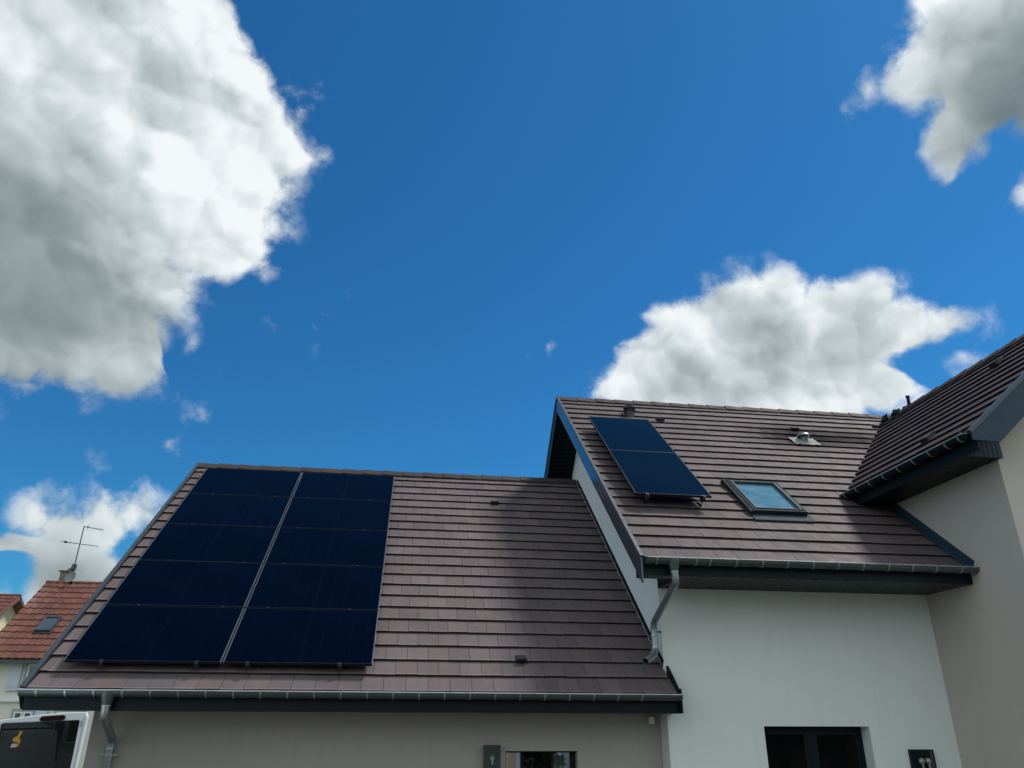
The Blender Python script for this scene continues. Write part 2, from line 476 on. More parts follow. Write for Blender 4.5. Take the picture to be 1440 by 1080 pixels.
m.build('wall_flashing', MT['anthra'], house)
# fascia + soffit
m = MB(); m.box(-4.14, 3.43, 9.80, 9.825, 2.567, 2.80); m.box(3.43, 3.452, 9.72, YF-.002, 2.567, 2.85)
m.build('fascia', MT['anthra'], house)
m = MB()
x = -4.14
while x < 3.42:
    m.box(x, min(x+.094, 3.43), 9.826, YG-.002 if x+.094 < XG else YF-.002, 2.568, 2.580); x += .1
m.box(-4.14, XG-.01, 9.826, YG-.002, 2.581, 2.59)
m.build('soffit', MT['soffit'], house)
# gutter
def gutter(p0, p1, out, br, name='gutter', mat='zinc'):
    gt = gutter_mesh(p0, p1, out).build(name, MT[mat], house, smooth=True)
    bead_mesh(p0, p1, out).build('bead', MT['zinc_light'], gt, smooth=True)
    al = (Vector(p1)-Vector(p0)).normalized()
    for c in br: bracket_mesh(c, al, out).build('bracket', MT['pipe'] if mat == 'zinc' else MT['zinc_light'], gt)
    return gt
zr = 2.775
gg = gutter((-4.165, 9.715, zr), (3.44, 9.715, zr), (0, -1, 0), [(xx, 9.715, zr) for xx in [-3.974+.3*k for k in range(24)] if xx < 3.3])
# downpipe outlet and swan neck at the left
m = MB(); m.lathe([(.085, .07), (.085, .035), (.058, -.04), (.052, -.075)], (-3.235, 9.715, 2.70), seg=20)
m.build('outlet', MT['zinc'], gg, smooth=True)
def bend(pts, rad=.10, n=6):
    pts = [Vector(p) for p in pts]; out = [pts[0]]
    for a, b, c in zip(pts, pts[1:], pts[2:]):
        d1 = (a-b); d2 = (c-b); r_ = min(rad, d1.length*.45, d2.length*.45)
        s_, e_ = b+d1.normalized()*r_, b+d2.normalized()*r_
        for k in range(n+1):
            t = k/n; out.append(s_*(1-t)**2+b*2*t*(1-t)+e_*t*t)
    return out+[pts[-1]]
dp_pts = [(-3.235, 9.715, 2.635), (-3.235, 9.72, 2.50), (-3.31, 10.375, 2.265), (-3.31, 10.375, .06)]
m = MB(); m.tube(bend(dp_pts, .07), .046, 18)
dp = m.build('downpipe', MT['pipe'], house, smooth=True)
def collars(cs, dp):
    for c_ in cs:
        m = MB(); m.lathe([(.049, -.012), (.0525, 0), (.049, .012)], c_); m.build('collar', MT['zinc_light'], dp, smooth=True)
collars([(-3.235, 9.716, 2.615), (-3.31, 10.375, 2.16)], dp)
m = MB(); m.lathe([(.0505, -.014), (.0505, .014)], (-3.31, 10.375, 2.10)); m.box(-3.395, -3.36, 10.36, 10.39, 2.088, 2.112); m.box(-3.26, -3.225, 10.36, 10.39, 2.088, 2.112); m.box(-3.32, -3.30, 10.42, 10.455, 2.09, 2.11)
m.build('pipe_clip', MT['zinc_light'], dp)

# ---- garage window
def window(x0, x1, z0, z1, y, F, mull, glassm, fr=.055, sill=True):
    """frame ring + mullions (absolute x positions) set back; returns the window part"""
    m = MB()
    m.box(x0, x1, 0, .05, z1-fr, z1, F); m.box(x0, x1, 0, .05, z0, z0+fr, F)
    m.box(x0, x0+fr, 0, .05, z0+fr, z1-fr, F); m.box(x1-fr, x1, 0, .05, z0+fr, z1-fr, F)
    for a in mull: m.box(a-.045, a+.045, .004, .052, z0+fr, z1-fr, F)
    w = m.build('window', MT['anthra'], house, bevel=.004)
    e = [x0+fr]+[v for a in mull for v in (a-.045, a+.045)]+[x1-fr]
    for k in range(0, len(e), 2):
        s = MB(); s.box(e[k], e[k+1], .012, .034, z0+fr, z0+fr+.045, F); s.box(e[k], e[k+1], .012, .034, z1-fr-.045, z1-fr, F)
        s.box(e[k], e[k]+.045, .012, .034, z0+fr+.045, z1-fr-.045, F); s.box(e[k+1]-.045, e[k+1], .012, .034, z0+fr+.045, z1-fr-.045, F)
        s.build('sash', MT['anthra'], w)
        p = MB(); p.box(e[k]+.045, e[k+1]-.045, .020, .026, z0+fr+.045, z1-fr-.045, F)
        p.build('pane', MT[glassm], w)
    if sill:
        s = MB(); s.box(x0-.06, x1+.06, -.20, -.001, z0-.045, z0, F); s.build('sill', MT['lip'], w)
    return w
# garage window: narrow framed panes
F = lambda a, b, c: (a, YG+.13+b, c)
m = MB(); m.box(gw[0], gw[1]-.0, 0, .06, gw[3]-.022, gw[3], F); m.box(gw[0], gw[0]+.022, 0, .06, gw[2], gw[3]-.022, F)
m.box(gw[1]-.075, gw[1], 0, .06, gw[2], gw[3]-.022, F); m.box(gw[0]+.022, gw[1]-.075, 0, .06, gw[2], gw[2]+.05, F)
m.box(1.565, 1.60, 0, .06, gw[2]+.05, gw[3]-.022, F); m.box(1.96, 1.99, 0, .06, gw[2]+.05, gw[3]-.022, F)
wn = m.build('window', MT['anthra'], house, bevel=.003)
for a, b, mt in ((gw[0]+.022, 1.565, 'glass_refl'), (1.60, 1.96, 'glass'), (1.99, gw[1]-.075, 'glass_refl')):
    p = MB(); p.box(a, b, .025, .032, gw[2]+.05, gw[3]-.022, F); p.build('pane', MT[mt], wn)
m = MB(); m.box(gw[0]-.05, gw[1]+.05, YG-.04, YG+.12, gw[2]-.04, gw[2]-.001); m.build('sill', MT['lip'], wn)

# ---- main block
mw = (4.667, 6.116, .05, 2.425)
m = MB(); wall_open(m, XG, XW-.002, 0, 4.158, YF, [mw], .22, lambda x, z, d: (x, YF+d, z))
m.build('wall', MT['render'], house, label='pale grey front wall with the wide dark window', recalc=False)
def zu(y): return min(4.34+(y-9.138)*tu, ZRU-(y-YRU)*tu)
yb = 2*YRU-9.138
m = MB()
m.face([(XG, YF, 0), (XG, YF, zu(YF)-.26), (XG, YRU, zu(YRU)-.26), (XG, yb-1.02, zu(YF)-.26), (XG, yb-1.02, 0)])
m.face([(XG, yb-1.02, 0), (16, yb-1.02, 0), (16, yb-1.02, 4.3), (XG, yb-1.02, 4.3)])
m.build('wall', MT['render'], house, label='pale gable wall rising above the garage roof')
Fw = lambda a, b, c: (a, YF+.20+b, c)
window(mw[0], mw[1], mw[2], mw[3], YF, Fw, [5.385], 'glass_dim')

# roof window hole in slope coordinates
RWx = (2.01, 2.84, 1.33, 2.42)
def urng(i):
    v = (i+.5)*.2995
    y = 9.138+v*math.cos(pu); z = 4.34+v*math.sin(pu)
    xr = XW-2.871-.012 if y < 10.80 else 6.757-2.871+(z-5.738)/tw+.55
    return (.035, xr)
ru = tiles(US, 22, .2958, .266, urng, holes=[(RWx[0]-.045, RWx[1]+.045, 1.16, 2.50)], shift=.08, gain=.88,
           dark_patch=lambda u, v: 1-.82*math.exp(-((u-4.45)/1.0)**2-((v-4.9)/.62)**2)-.55*math.exp(-((u-5.9)/.8)**2-((v-5.0)/.55)**2))  # soft darker patches in the tile tint, around the vent and further right
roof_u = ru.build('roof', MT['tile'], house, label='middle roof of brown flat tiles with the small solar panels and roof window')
m = MB(); m.box(.02, XW-2.871-.003, .07, 2.15, -.10, -.046, US); m.box(.02, 7.5, 2.15, LU, -.10, -.046, US)
m.build('underlay', MT['underlay'], roof_u)
UR = Slope((2.871, yb, 4.34), (1, 0, 0), (0, -math.cos(pu), math.sin(pu)))
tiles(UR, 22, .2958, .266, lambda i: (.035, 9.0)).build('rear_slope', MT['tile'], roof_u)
m = MB(); m.box(.02, 9.0, .07, LU, -.10, -.046, UR); m.build('underlay', MT['underlay'], roof_u)
ridge_caps((2.85, YRU, ZRU-.01), (10.0, YRU, ZRU-.01), .115, pu, .40).build('ridge_tiles', MT['ridge'], roof_u)
# rake boards (vertical boards following the slope at X = 2.871)
def rake(pts_top, h, x0, x1):
    m = MB()
    for (y0, z0), (y1, z1) in zip(pts_top, pts_top[1:]):
        m.hexa([(x0, y0, z0-h), (x1, y0, z0-h), (x1, y1, z1-h), (x0, y1, z1-h), (x0, y0, z0), (x1, y0, z0), (x1, y1, z1), (x0, y1, z1)])
    return m
m = rake([(9.11, zu(9.11)+.01), (YRU, ZRU+.01)], .31, 2.846, 2.868)
m.build('verge_board', MT['anthra_gloss'], house, label='glossy blue grey verge board of the front slope')
m = rake([(YRU+.001, ZRU+.01), (yb+.02, zu(yb+.02)+.01)], .31, 2.846, 2.868)
m.build('verge_board', MT['anthra'], house)
m = MB(); m.box(-.036, .012, -.03, LU+.02, -.005, .038, US); m.build('verge_trim', MT['lip'], house, bevel=.004)
m = MB(); m.box(-.040, .036, -.03, LU+.0, -.005, .045, UR); m.build('verge_trim', MT['lip'], house, bevel=.004)
# rake soffit under both slopes
m = MB()
for S_ in (US, UR):
    v = .12
    while v < LU-.12:
        m.box(.0, XG-2.871-.002, v, v+.092, -.215, -.203, S_); v += .1
    m.box(.0, XG-2.871-.002, .12, LU-.15, -.202, -.19, S_)
m.build('soffit', MT['anthra'], house)
# eave: fascia and ribbed soffit
m = MB(); m.box(2.870, XW-.004, 9.18, 9.205, 4.125, 4.37); m.box(2.870, 2.89, 9.206, 9.42, 4.125, 4.30)
m.hexa([(XG-.002, 9.206, 4.125), (XG+.016, 9.206, 4.125), (XG+.016, YF-.002, 4.125), (XG-.002, YF-.002, 4.125), (XG-.002, 9.206, zu(9.206)-.17), (XG+.016, 9.206, zu(9.206)-.17), (XG+.016, YF-.002, zu(YF)-.17), (XG-.002, YF-.002, zu(YF)-.17)])
m.build('fascia', MT['anthra'], house)
m = MB(); x = XG+.02
while x < XW-.01:
    m.box(x, min(x+.058, XW-.004), 9.207, YF-.003, 4.128, 4.146); x += .075
m.box(XG+.02, XW-.004, 9.207, YF-.003, 4.147, 4.156)
m.build('soffit', MT['soffit'], house)
m = MB(); m.box(2.892, XG-.004, 9.207, 9.42, 4.127, 4.138); m.build('soffit', MT['anthra'], house)
zr2 = 4.312
gu = gutter((2.90, 9.062, zr2), (XW-.01, 9.062, zr2), (0, -1, 0), [(xx, 9.062, zr2) for xx in (3.02, 3.52, 3.70, 4.04, 4.38, 4.71, 5.05, 5.379, 5.721, 6.066, 6.393, 6.723, 7.072)])
m = MB(); m.lathe([(.082, .07), (.082, .03), (.056, -.045), (.05, -.085)], (3.248, 9.062, 4.245), seg=20); m.build('outlet', MT['zinc'], gu, smooth=True)
pts = [(3.248, 9.062, 4.17), (3.262, 9.07, 4.03), (3.305, 10.02, 3.70), (3.255, 10.12, 3.30), (3.235, 10.06, 3.235), (3.07, 9.93, 3.165)]
m = MB(); m.tube(bend([pts[0], pts[1], (3.27, 10.09, 3.66), (3.27, 10.09, 3.33), (3.21, 10.02, 3.24), (3.07, 9.90, 3.17)], .10), .045, 18, caps=False)
dp = m.build('downpipe', MT['pipe'], house, smooth=True, label='short galvanised downpipe emptying onto the garage roof')
collars([(3.249, 9.063, 4.155), (3.27, 10.09, 3.50), (3.27, 10.09, 3.36)], dp)
m = MB(); m.tube([(3.27, 10.09, 3.56), (3.392, 10.17, 3.56)], .012, 8); m.build('pipe_clip', MT['zinc'], dp)

# roof window (frame, glass, blind, flashing)
a0, a1, b0, b1 = RWx
m = MB()
for q in ((a0, a1, b1-.075, b1), (a0, a1, b0, b0+.07), (a0, a0+.065, b0+.07, b1-.075), (a1-.065, a1, b0+.07, b1-.075)):
    m.box(*q, -.10, .075, US)
rw = m.build('roof_window', MT['rw_frame'], house, bevel=.004, label='roof window with pale blue glass in dark frame')
m = MB()
for q in ((a0+.03, a1-.03, b1-.078, b1-.055), (a0+.05, a1-.05, b0+.06, b0+.082), (a0+.05, a0+.085, b0+.082, b1-.078), (a1-.085, a1-.05, b0+.082, b1-.078)):
    m.box(*q, .03, .088, US)
m.build('sash', MT['rw_sash'], rw, bevel=.005)
m = MB(); m.box(a0+.085, a1-.085, b0+.085, b1-.07, .036, .042, US); m.build('pane', MT['glass_roof'], rw)
m = MB(); m.box(a0-.045, a0-.002, b0-.02, b1+.06, -.03, .012, US); m.box(a1+.002, a1+.045, b0-.02, b1+.06, -.03, .012, US); m.box(a0-.045, a1+.045, b1+.002, b1+.07, -.03, .03, US)
m.box(a0-.03, a1+.03, b0-.17, b0-.004, -.012, .012, US)
m.build('flashing', MT['rw_apron'], rw)
m = MB(); m.box(a0-.05, a0+.02, b0-.01, b1+.05, .02, .065, US); m.build('side_cover', MT['rw_frame'], rw)
# vents on the middle roof
c = Vector(US(1.31, 5.70, 0))
m = MB(); m.lathe([(.09, -.10), (.09, .05), (.105, .06), (.105, .075), (.075, .08), (.075, .10), (.115, .105), (.12, .13), (.115, .155), (.07, .165)], c, seg=20)
for k in range(10):
    a = k*math.pi/5; m.box(-.004, .004, .085, .118, .06, .16, lambda p, q, r_, a=a, c=c: tuple(c+Vector((p*math.cos(a)-q*math.sin(a), p*math.sin(a)+q*math.cos(a), r_))))
m.build('vent_terminal', MT['black'], roof_u)
tile_vent(US, 1.853, 5.37, roof_u); tile_vent(US, 4.583, 5.28, roof_u)
c = Vector(US(4.42, 4.60, 0))
m = MB(); m.lathe([(.07, -.12), (.07, .075), (.082, .085), (.082, .095), (.06, .10), (.06, .112)], c, seg=20); m.build('vent_pipe', MT['zinc'], roof_u, smooth=True)
m = MB(); m.lathe([(.118, .108), (.125, .118), (.115, .14), (.08, .162), (.03, .172), (.0, .174)], c, seg=24); m.build('vent_cap', MT['pipe'], roof_u, smooth=True)
m = MB()
nx, ny = 10, 7
for i in range(nx):
    for j in range(ny):
        def pt(i, j):
            u = 4.18+i*.50/nx; v = 4.43+j*.36/ny
            return US(u, v, .016+.006*math.sin(i*1.7+j*2.1)+(.02 if .2 < j/ny < .8 and .25 < i/nx < .75 else 0))
        m.face([pt(i, j), pt(i+1, j), pt(i+1, j+1), pt(i, j+1)])
m.build('lead_flashing', MT['lead'], roof_u, smooth=True)

# ---- wing on the right
m = MB()
zw = lambda x: min(5.738+(x-6.757)*tw, ZRW-(x-XRW)*tw)
XE = 2*XRW-XW
m.face([(XW, YW, 0), (XW, 18, 0), (XW, 18, zw(XW)-.14), (XW, YW, zw(XW)-.14)])
m.face([(XE, YW, 0), (XE, YW, zw(XE)-.16), (XE, 18, zw(XE)-.16), (XE, 18, 0)])
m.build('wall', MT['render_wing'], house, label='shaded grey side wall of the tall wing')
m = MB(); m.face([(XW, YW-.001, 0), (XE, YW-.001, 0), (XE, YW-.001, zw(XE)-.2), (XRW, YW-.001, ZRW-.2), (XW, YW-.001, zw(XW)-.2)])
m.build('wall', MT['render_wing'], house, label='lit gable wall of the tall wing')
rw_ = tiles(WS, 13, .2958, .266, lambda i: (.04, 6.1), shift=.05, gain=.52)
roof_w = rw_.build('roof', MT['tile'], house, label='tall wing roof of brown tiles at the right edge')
m = MB(); m.box(.02, 10, .06, LW, -.10, -.046, WS); m.build('underlay', MT['underlay'], roof_w)
WR = Slope((2*XRW-6.757, 7.889, 5.738), (0, 1, 0), (-math.cos(pw), 0, math.sin(pw)))
m = MB(); m.box(.0, 10, 0, LW, -.10, .0, WR); m.build('rear_slope', MT['tile'], roof_w)
ridge_caps((XRW, 7.87, ZRW-.01), (XRW, 13.75, ZRW-.01), .115, pw, .40).build('ridge_tiles', MT['ridge'], roof_w)
# loose ends where the wing ridge dies into the middle roof
m = MB()
for (yy, dx, s_, hh) in ((13.45, -.04, .12, .12), (13.3, .05, .10, .16), (13.1, -.05, .09, .10), (12.9, .02, .08, .10)):
    b_ = Vector((XRW+dx, yy, ZRW+.01)); N_ = 9
    ring = [b_+Vector((math.cos(k*2*math.pi/N_)*s_*random.uniform(.7, 1.2), math.sin(k*2*math.pi/N_)*s_*1.3*random.uniform(.7, 1.2), -.05)) for k in range(N_)]
    top = [b_+(p-b_)*random.uniform(.45, .75)+Vector((0, 0, hh*random.uniform(.6, 1.0))) for p in ring]
    i = len(m.v); m.v += [tuple(p) for p in ring+top]
    for k in range(N_): m.f.append((i+k, i+(k+1) % N_, i+N_+(k+1) % N_, i+N_+k)); m.t.append((1, 1, 1))
    m.f.append(tuple(range(i+N_, i+2*N_))); m.t.append((1, 1, 1))
m.build('ridge_closure', MT['anthra'], roof_w)
m = MB(); m.tube([(XRW-.02, 12.72, ZRW-.02), (XRW-.03, 12.70, ZRW+.14), (XRW-.03, 12.70, ZRW+.20)], .035, 12, radii=[.035, .03, .042]); m.build('vent_pipe', MT['anthra'], roof_w, smooth=True)
m = MB()                                                # closure at the head of the valley
c = Vector((9.42, 13.62, 7.93))
m.box(-.10, .16, -.14, .16, -.05, .13, lambda a, b, d: tuple(c+Vector((a*.8+.1*d, b, d*(1-.8*b)))))
m.build('valley_closure', MT['anthra'], roof_w, bevel=.02)
m = MB(); cc = Vector((9.16, 13.62, 7.98)); m.tube([cc-Vector((.12, .02, -.03)), cc+Vector((.10, .0, -.02))], .035, 10); m.build('valley_roll', MT['lead'], roof_w, smooth=True)
for (yy, xx) in ((9.384, 7.276), (9.63, 8.96)):
    tile_vent(WS, yy-7.889, (xx-6.757)/math.cos(pw)-.03, roof_w, w=.16)
    m = MB(); m.box(yy-7.889-.10, yy-7.889-.075, (xx-6.757)/math.cos(pw)-.02, (xx-6.757)/math.cos(pw)+.14, .0, .05, WS); m.build('vent_cheek', MT['lip'], roof_w)
# rake board of the wing gable
def rakeboard(side):
    X = (lambda x: x) if side < 0 else (lambda x: 2*XRW-x)
    m = MB()
    P = [(6.735, 5.745), (6.735, 5.630), (7.10, 5.622), (XRW, ZRW-.395+.02), (XRW, ZRW+.015)]
    m.prism([(X(x), 7.864, z) for x, z in P], (0, 0, 0), (0, .022, 0)); return m
rakeboard(-1).build('verge_board', MT['flash'], house, label='wide blue grey verge board of the wing gable')
rakeboard(1).build('verge_board', MT['flash'], house)
m = MB(); m.box(-.035, .038, -.03, LW, -.005, .045, WS); m.box(-.035, .038, -.03, LW, -.005, .045, WR); m.build('verge_trim', MT['lip'], house, bevel=.004)
m = MB(); m.box(.0, YW-7.889-.004, .25, LW-.12, -.225, -.205, WS); m.box(.0, YW-7.889-.004, .25, LW-.12, -.225, -.205, WR); m.build('soffit', MT['anthra'], house)
m = MB(); m.box(6.80, 6.825, 7.889, 10.95, 5.515, 5.765); m.build('fascia', MT['anthra'], house)
m = MB(); y = YW-.06
while y < 11.0:
    m.box(6.826, XW-.003, y, y+.092, 5.522, 5.534); y += .1
m.box(6.826, XW-.003, YW-.06, 11.0, 5.535, 5.544)
m.build('soffit', MT['anthra'], house)
m = MB(); x = 6.826                                       # ribbed end of the eave box
while x < XW+.02:
    m.box(x, x+.058, YW-.075, YW-.062, 5.522, 5.80); x += .066
m.box(6.826, XW+.03, YW-.0605, YW-.05, 5.522, 5.86)
m.build('eave_box_end', MT['flash'], house)
zr3 = 5.722
gutter((6.722, 7.93, zr3), (6.722, 10.86, zr3), (-1, 0, 0), [(6.722, yy, zr3) for yy in (8.02, 8.27, 8.60, 8.94, 9.28, 9.63, 9.98, 10.33, 10.66)], mat='anthra')
m = MB(); m.box(XW-2.871-.014, XW-2.871-.002, -.02, 2.2, -.02, .10, US); m.box(XW-2.871-.10, XW-2.871-.015, -.02, 2.2, .004, .018, US)
m.build('wall_flashing', MT['flash'], house)

# small things on the walls
m = MB(); m.box(1.077, 1.281, YG-.10, YG-.012, 1.30, 2.20)
wb = thing('wall_box', 'dark green metal box on the garage wall left of the window', 'wall box', (1.18, YG-.05, 1.30))
m.build('case', MT['green'], wb, bevel=.006)
m = MB(); m.box(1.098, 1.104, YG-.103, YG-.1005, 1.31, 2.19); m.box(1.112, 1.118, YG-.103, YG-.1005, 1.31, 2.19); m.build('side_trim', MT['lip'], wb)
m = MB(); m.box(1.10, 1.26, YG-.012, YG-.001, 1.34, 2.16); m.build('back_plate', MT['anthra'], wb)
m = MB(); m.lathe([(.030, 0), (.032, .008), (.024, .02)], (1.178, YG-.1005, 2.055), axis=(0, -1, 0)); m.tube([(1.178, YG-.115, 2.055), (1.180, YG-.12, 1.985)], .012, 10); m.build('round_fitting', MT['bulb'], wb, smooth=True)
m = MB(); m.box(6.60, 6.93, YF-.055, YF-.001, 1.20, 2.155)
wb = thing('wall_box', 'black wall box with two round glassy fittings and a pale side strip', 'wall box', (6.76, YF-.03, 1.20))
m.build('case', MT['anthra'], wb, bevel=.005)
m = MB(); m.box(6.865, 6.905, YF-.059, YF-.0555, 1.22, 2.14); m.build('side_strip', MT['lip'], wb)
for xx in (6.725, 6.815):
    m = MB(); m.lathe([(.038, 0), (.042, .01), (.036, .03), (.02, .045), (.0, .05)], (xx, YF-.0555, 2.02), axis=(0, -1, 0)); m.tube([(xx, YF-.08, 2.01), (xx+.004, YF-.075, 1.92)], .016, 10); m.build('round_fitting', MT['bulb'], wb, smooth=True)
m = MB(); m.box(3.212, 3.282, YG-.11, YG-.03, 2.445, 2.535)
sn = thing('wall_sensor', 'small pale sensor box under the right end of the garage eave', 'sensor', (3.25, YG-.03, 2.45))
m.build('housing', MT['white'], sn, bevel=.01)
m = MB(); m.box(3.225, 3.27, YG-.03, YG-.001, 2.46, 2.53); m.build('mount', MT['anthra'], sn)

# ================================================================== SOLAR PANELS
def make_panel(w, h, glass, fm='rail'):
    o = bpy.data.objects.new('solar_panel', None); COL.objects.link(o); o.empty_display_size = .2
    f = .013; m = MB()
    for a_, b_ in ((0, f), (w-f, w)):
        m = MB(); m.box(a_, b_, 0, h, -.035, 0); m.build('side_frame', MT[fm], o, bevel=.0015)
    for a_, b_ in ((0, .009), (h-.009, h)):
        m = MB(); m.box(f, w-f, a_, b_, -.035, 0); m.build('end_frame', MT['frame_dark'], o, bevel=.0015)
    m = MB(); m.box(f, w-f, .009, h-.009, -.008, -.003); m.build('glass', MT[glass], o)
    m = MB(); m.box(f, w-f, f, h-f, -.030, -.026); m.build('backsheet', MT['black'], o)
    return o
rows = ['bottom row', 'second row from the bottom', 'middle row', 'second row from the top', 'top row']
pl = make_panel(1.76, 1.168, 'solar_l'); first = True
for r_ in range(5):
    for c_ in range(2):
        o = pl if first else copy_thing(pl); first = False
        o.matrix_world = GS.matrix(.282+c_*1.78+random.uniform(-.002, .002), .336+r_*1.188, .125+random.uniform(-.002, .002))
        o.rotation_euler.rotate_axis('X', random.uniform(-.002, .002))
        tag(o, 'black solar panel, %s column of the garage array, %s' % (('left', 'right')[c_], rows[r_]), 'solar panel', 'solar panels of the garage roof array')
pp = make_panel(1.134, 1.677, 'solar_p', 'frame_dark')
for k in range(2):
    o = pp if k == 0 else copy_thing(pp)
    o.matrix_world = US.matrix(.28, 1.477+k*1.680, .20)
    tag(o, 'dark blue solar panel on the middle roof, %s of the stacked pair' % ('lower', 'upper')[k], 'solar panel', 'pair of panels on the middle roof')

def rail(sl, u, v0, v1, n, gaps, label, group, hookstep=1.2):
    o = thing('mounting_rail', label, 'rail', sl(u, v0, n-.08), group)
    m = MB(); m.box(u-.02, u+.02, v0, v1, n-.075, n-.037, sl); m.build('rail', MT['rail_al'], o)
    v = v0+.12
    while v < v1:
        m = MB(); m.box(u+.021, u+.027, v, v+.03, .0, n-.04, sl); m.box(u+.021, u+.027, v, v+.20, -.01, .018, sl); v += hookstep
        m.build('roof_hook', MT['rail_al'], o)
    for g_ in gaps:
        m = MB(); m.box(u-.016, u+.016, g_-.011, g_+.011, n-.035, n+.006, sl); m.build('middle_clamp', MT['rail_al'], o)
    e = gaps_end = v0+.055
    m = MB(); m.box(u-.02, u+.02, e-.045, e-.004, n-.036, n-.002, sl); m.box(u-.02, u+.02, e-.02, e+.006, n+.0005, n+.005, sl)
    m.lathe([(.008, 0), (.008, .014)], sl(u, e-.024, n-.001), axis=sl.N, seg=10)
    m.build('end_clamp', MT['rail_al'], o)
cols = ['leftmost', 'second from the left', 'third from the left', 'rightmost']
for k, u in enumerate((.70, 1.765, 2.35, 3.43)):
    rail(GS, u, .285, 6.27, .125, [.336+1.188*j-.01 for j in range(1, 5)], 'aluminium rail under the garage roof array, %s of four' % cols[k], 'rails under the garage roof array')
for k, u in enumerate((.45, 1.29)):
    rail(US, u, 1.42, 4.80, .20, [], 'aluminium rail under the middle roof panels, %s one' % ('left', 'right')[k], 'rails under the middle roof panels')

# ================================================================== VAN with an open rear door
van = thing('van', 'white van with its glazed rear door swung open beside the garage', 'van', (-6.2, 8.6, 0))
VX0, VX1, VY0, VY1, VH = -8.9, -3.50, 7.66, 9.46, 2.45
prof = [(VX1, .45), (VX1, 2.0), (VX1-.05, 2.36), (VX1-.22, VH), (VX0+1.9, VH), (VX0+1.45, 2.30), (VX0+.75, 1.45), (VX0+.12, 1.22), (VX0, .95), (VX0+.02, .42)]
ring = []
m = MB()
segs = [(VY0, .10), (VY0+.02, .03), (VY0+.10, 0), (VY1-.10, 0), (VY1-.02, .03), (VY1, .10)]
cx_, cz_ = (VX0+VX1)/2, 1.3
for (yy, ins) in segs:
    ring.append([(x+(cx_-x)*ins*.25, yy, z+((cz_-z)*ins if z > 1.3 else 0)) for x, z in prof])
n = len(prof)
for rr in ring: m.v += rr
for a in range(len(ring)-1):
    for k in range(n):
        if k == 0 and True: continue                     # the rear stays open
        m.f.append((a*n+k, a*n+(k+1) % n, (a+1)*n+(k+1) % n, (a+1)*n+k)); m.t.append((1, 1, 1))
m.f.append(tuple(range(n))); m.f.append(tuple(range((len(ring)-1)*n, len(ring)*n))); m.t += [(1, 1, 1)]*2
vb = m.build('body', MT['vanwhite'], van, smooth=True)
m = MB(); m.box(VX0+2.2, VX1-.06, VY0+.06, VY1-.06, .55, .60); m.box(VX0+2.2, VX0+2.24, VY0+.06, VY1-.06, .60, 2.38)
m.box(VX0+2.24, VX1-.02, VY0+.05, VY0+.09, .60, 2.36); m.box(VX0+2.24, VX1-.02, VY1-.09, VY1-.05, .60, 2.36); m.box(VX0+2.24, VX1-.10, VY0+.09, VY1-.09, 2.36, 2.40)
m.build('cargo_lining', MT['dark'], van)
m = MB()                                                # shelving seen through the door glass
for z_ in (1.35, 1.75, 2.12): m.box(-6.0, -3.62, 9.02, 9.34, z_, z_+.02)
for x_ in (-3.66, -4.6, -5.6): m.box(x_, x_+.03, 9.01, 9.03, .62, 2.3)
m.build('shelf', MT['zinc'], van)
for k_, (x_, y_, z_, a_, b_, c_) in enumerate(((-4.05, 8.95, 1.78, .34, .26, .20), (-4.5, 9.0, 1.78, .30, .26, .26), (-4.1, 8.98, 2.145, .30, .22, .14), (-3.95, 8.75, .60, .3, .4, 1.05), (-4.3, 8.2, .60, .4, .3, .8))):
    m = MB(); m.box(x_, x_+a_, y_, y_+b_, z_, z_+c_); m.box(x_-.008, x_+a_+.008, y_-.008, y_+b_+.008, z_+c_, z_+c_+.02)
    tag(m.build('storage_case', MT[('bluegrey', 'zinc', 'bluegrey', 'zinc', 'anthra')[k_]], None, bevel=.01), 'storage case inside the open van, ' + ('grey one on the middle shelf nearest the door', 'dull one behind on the middle shelf', 'small one on the top shelf', 'tall one standing by the door', 'low dark one on the floor')[k_], 'case', 'cases stored in the van')
m = MB(); m.hexa([(VX0+1.44, VY0+.16, 2.22), (VX0+1.44, VY1-.16, 2.22), (VX0+.80, VY1-.12, 1.50), (VX0+.80, VY0+.12, 1.50), (VX0+1.41, VY0+.16, 2.26), (VX0+1.41, VY1-.16, 2.26), (VX0+.76, VY1-.12, 1.52), (VX0+.76, VY0+.12, 1.52)])
m.build('windscreen', MT['glass'], van)
for yy in (VY0-.004, VY1-.004):
    m = MB(); m.prism([(VX0+1.05, yy, 1.45), (VX0+2.0, yy, 1.45), (VX0+2.0, yy, 2.1), (VX0+1.6, yy, 2.1)], (0, 0, 0), (0, .008, 0)); m.build('side_window', MT['glass'], van)
for xx in (VX0+1.0, VX1-1.0):
    for yy in (VY0+.10, VY1-.10):
        m = MB(); m.lathe([(.22, -.11), (.32, -.11), (.345, -.08), (.345, .08), (.32, .11), (.22, .11)], (xx, yy, .345), axis=(0, 1, 0), seg=28)
        w_ = m.build('wheel', MT['rubber'], van, smooth=True)
        m = MB(); m.lathe([(.215, -.113), (.20, -.09), (.06, -.08), (.05, -.115)], (xx, yy, .345), axis=(0, 1 if yy < 8.6 else -1, 0), seg=24); m.build('rim', MT['zinc_light'], w_, smooth=True)
for s_ in (-1, 1):
    m = MB(); yc = (VY0+VY1)/2+s_*.72; m.box(VX0-.01, VX0+.06, yc-.16, yc+.16, .80, 1.02); m.build('headlight', MT['lip'], van, bevel=.02)
m = MB(); m.box(VX0-.06, VX0+.05, VY0+.03, VY1-.03, .34, .62); m.box(VX1-.02, VX1+.10, VY0+.03, VY1-.03, .38, .56); m.build('bumper', MT['rubber'], van, bevel=.03)
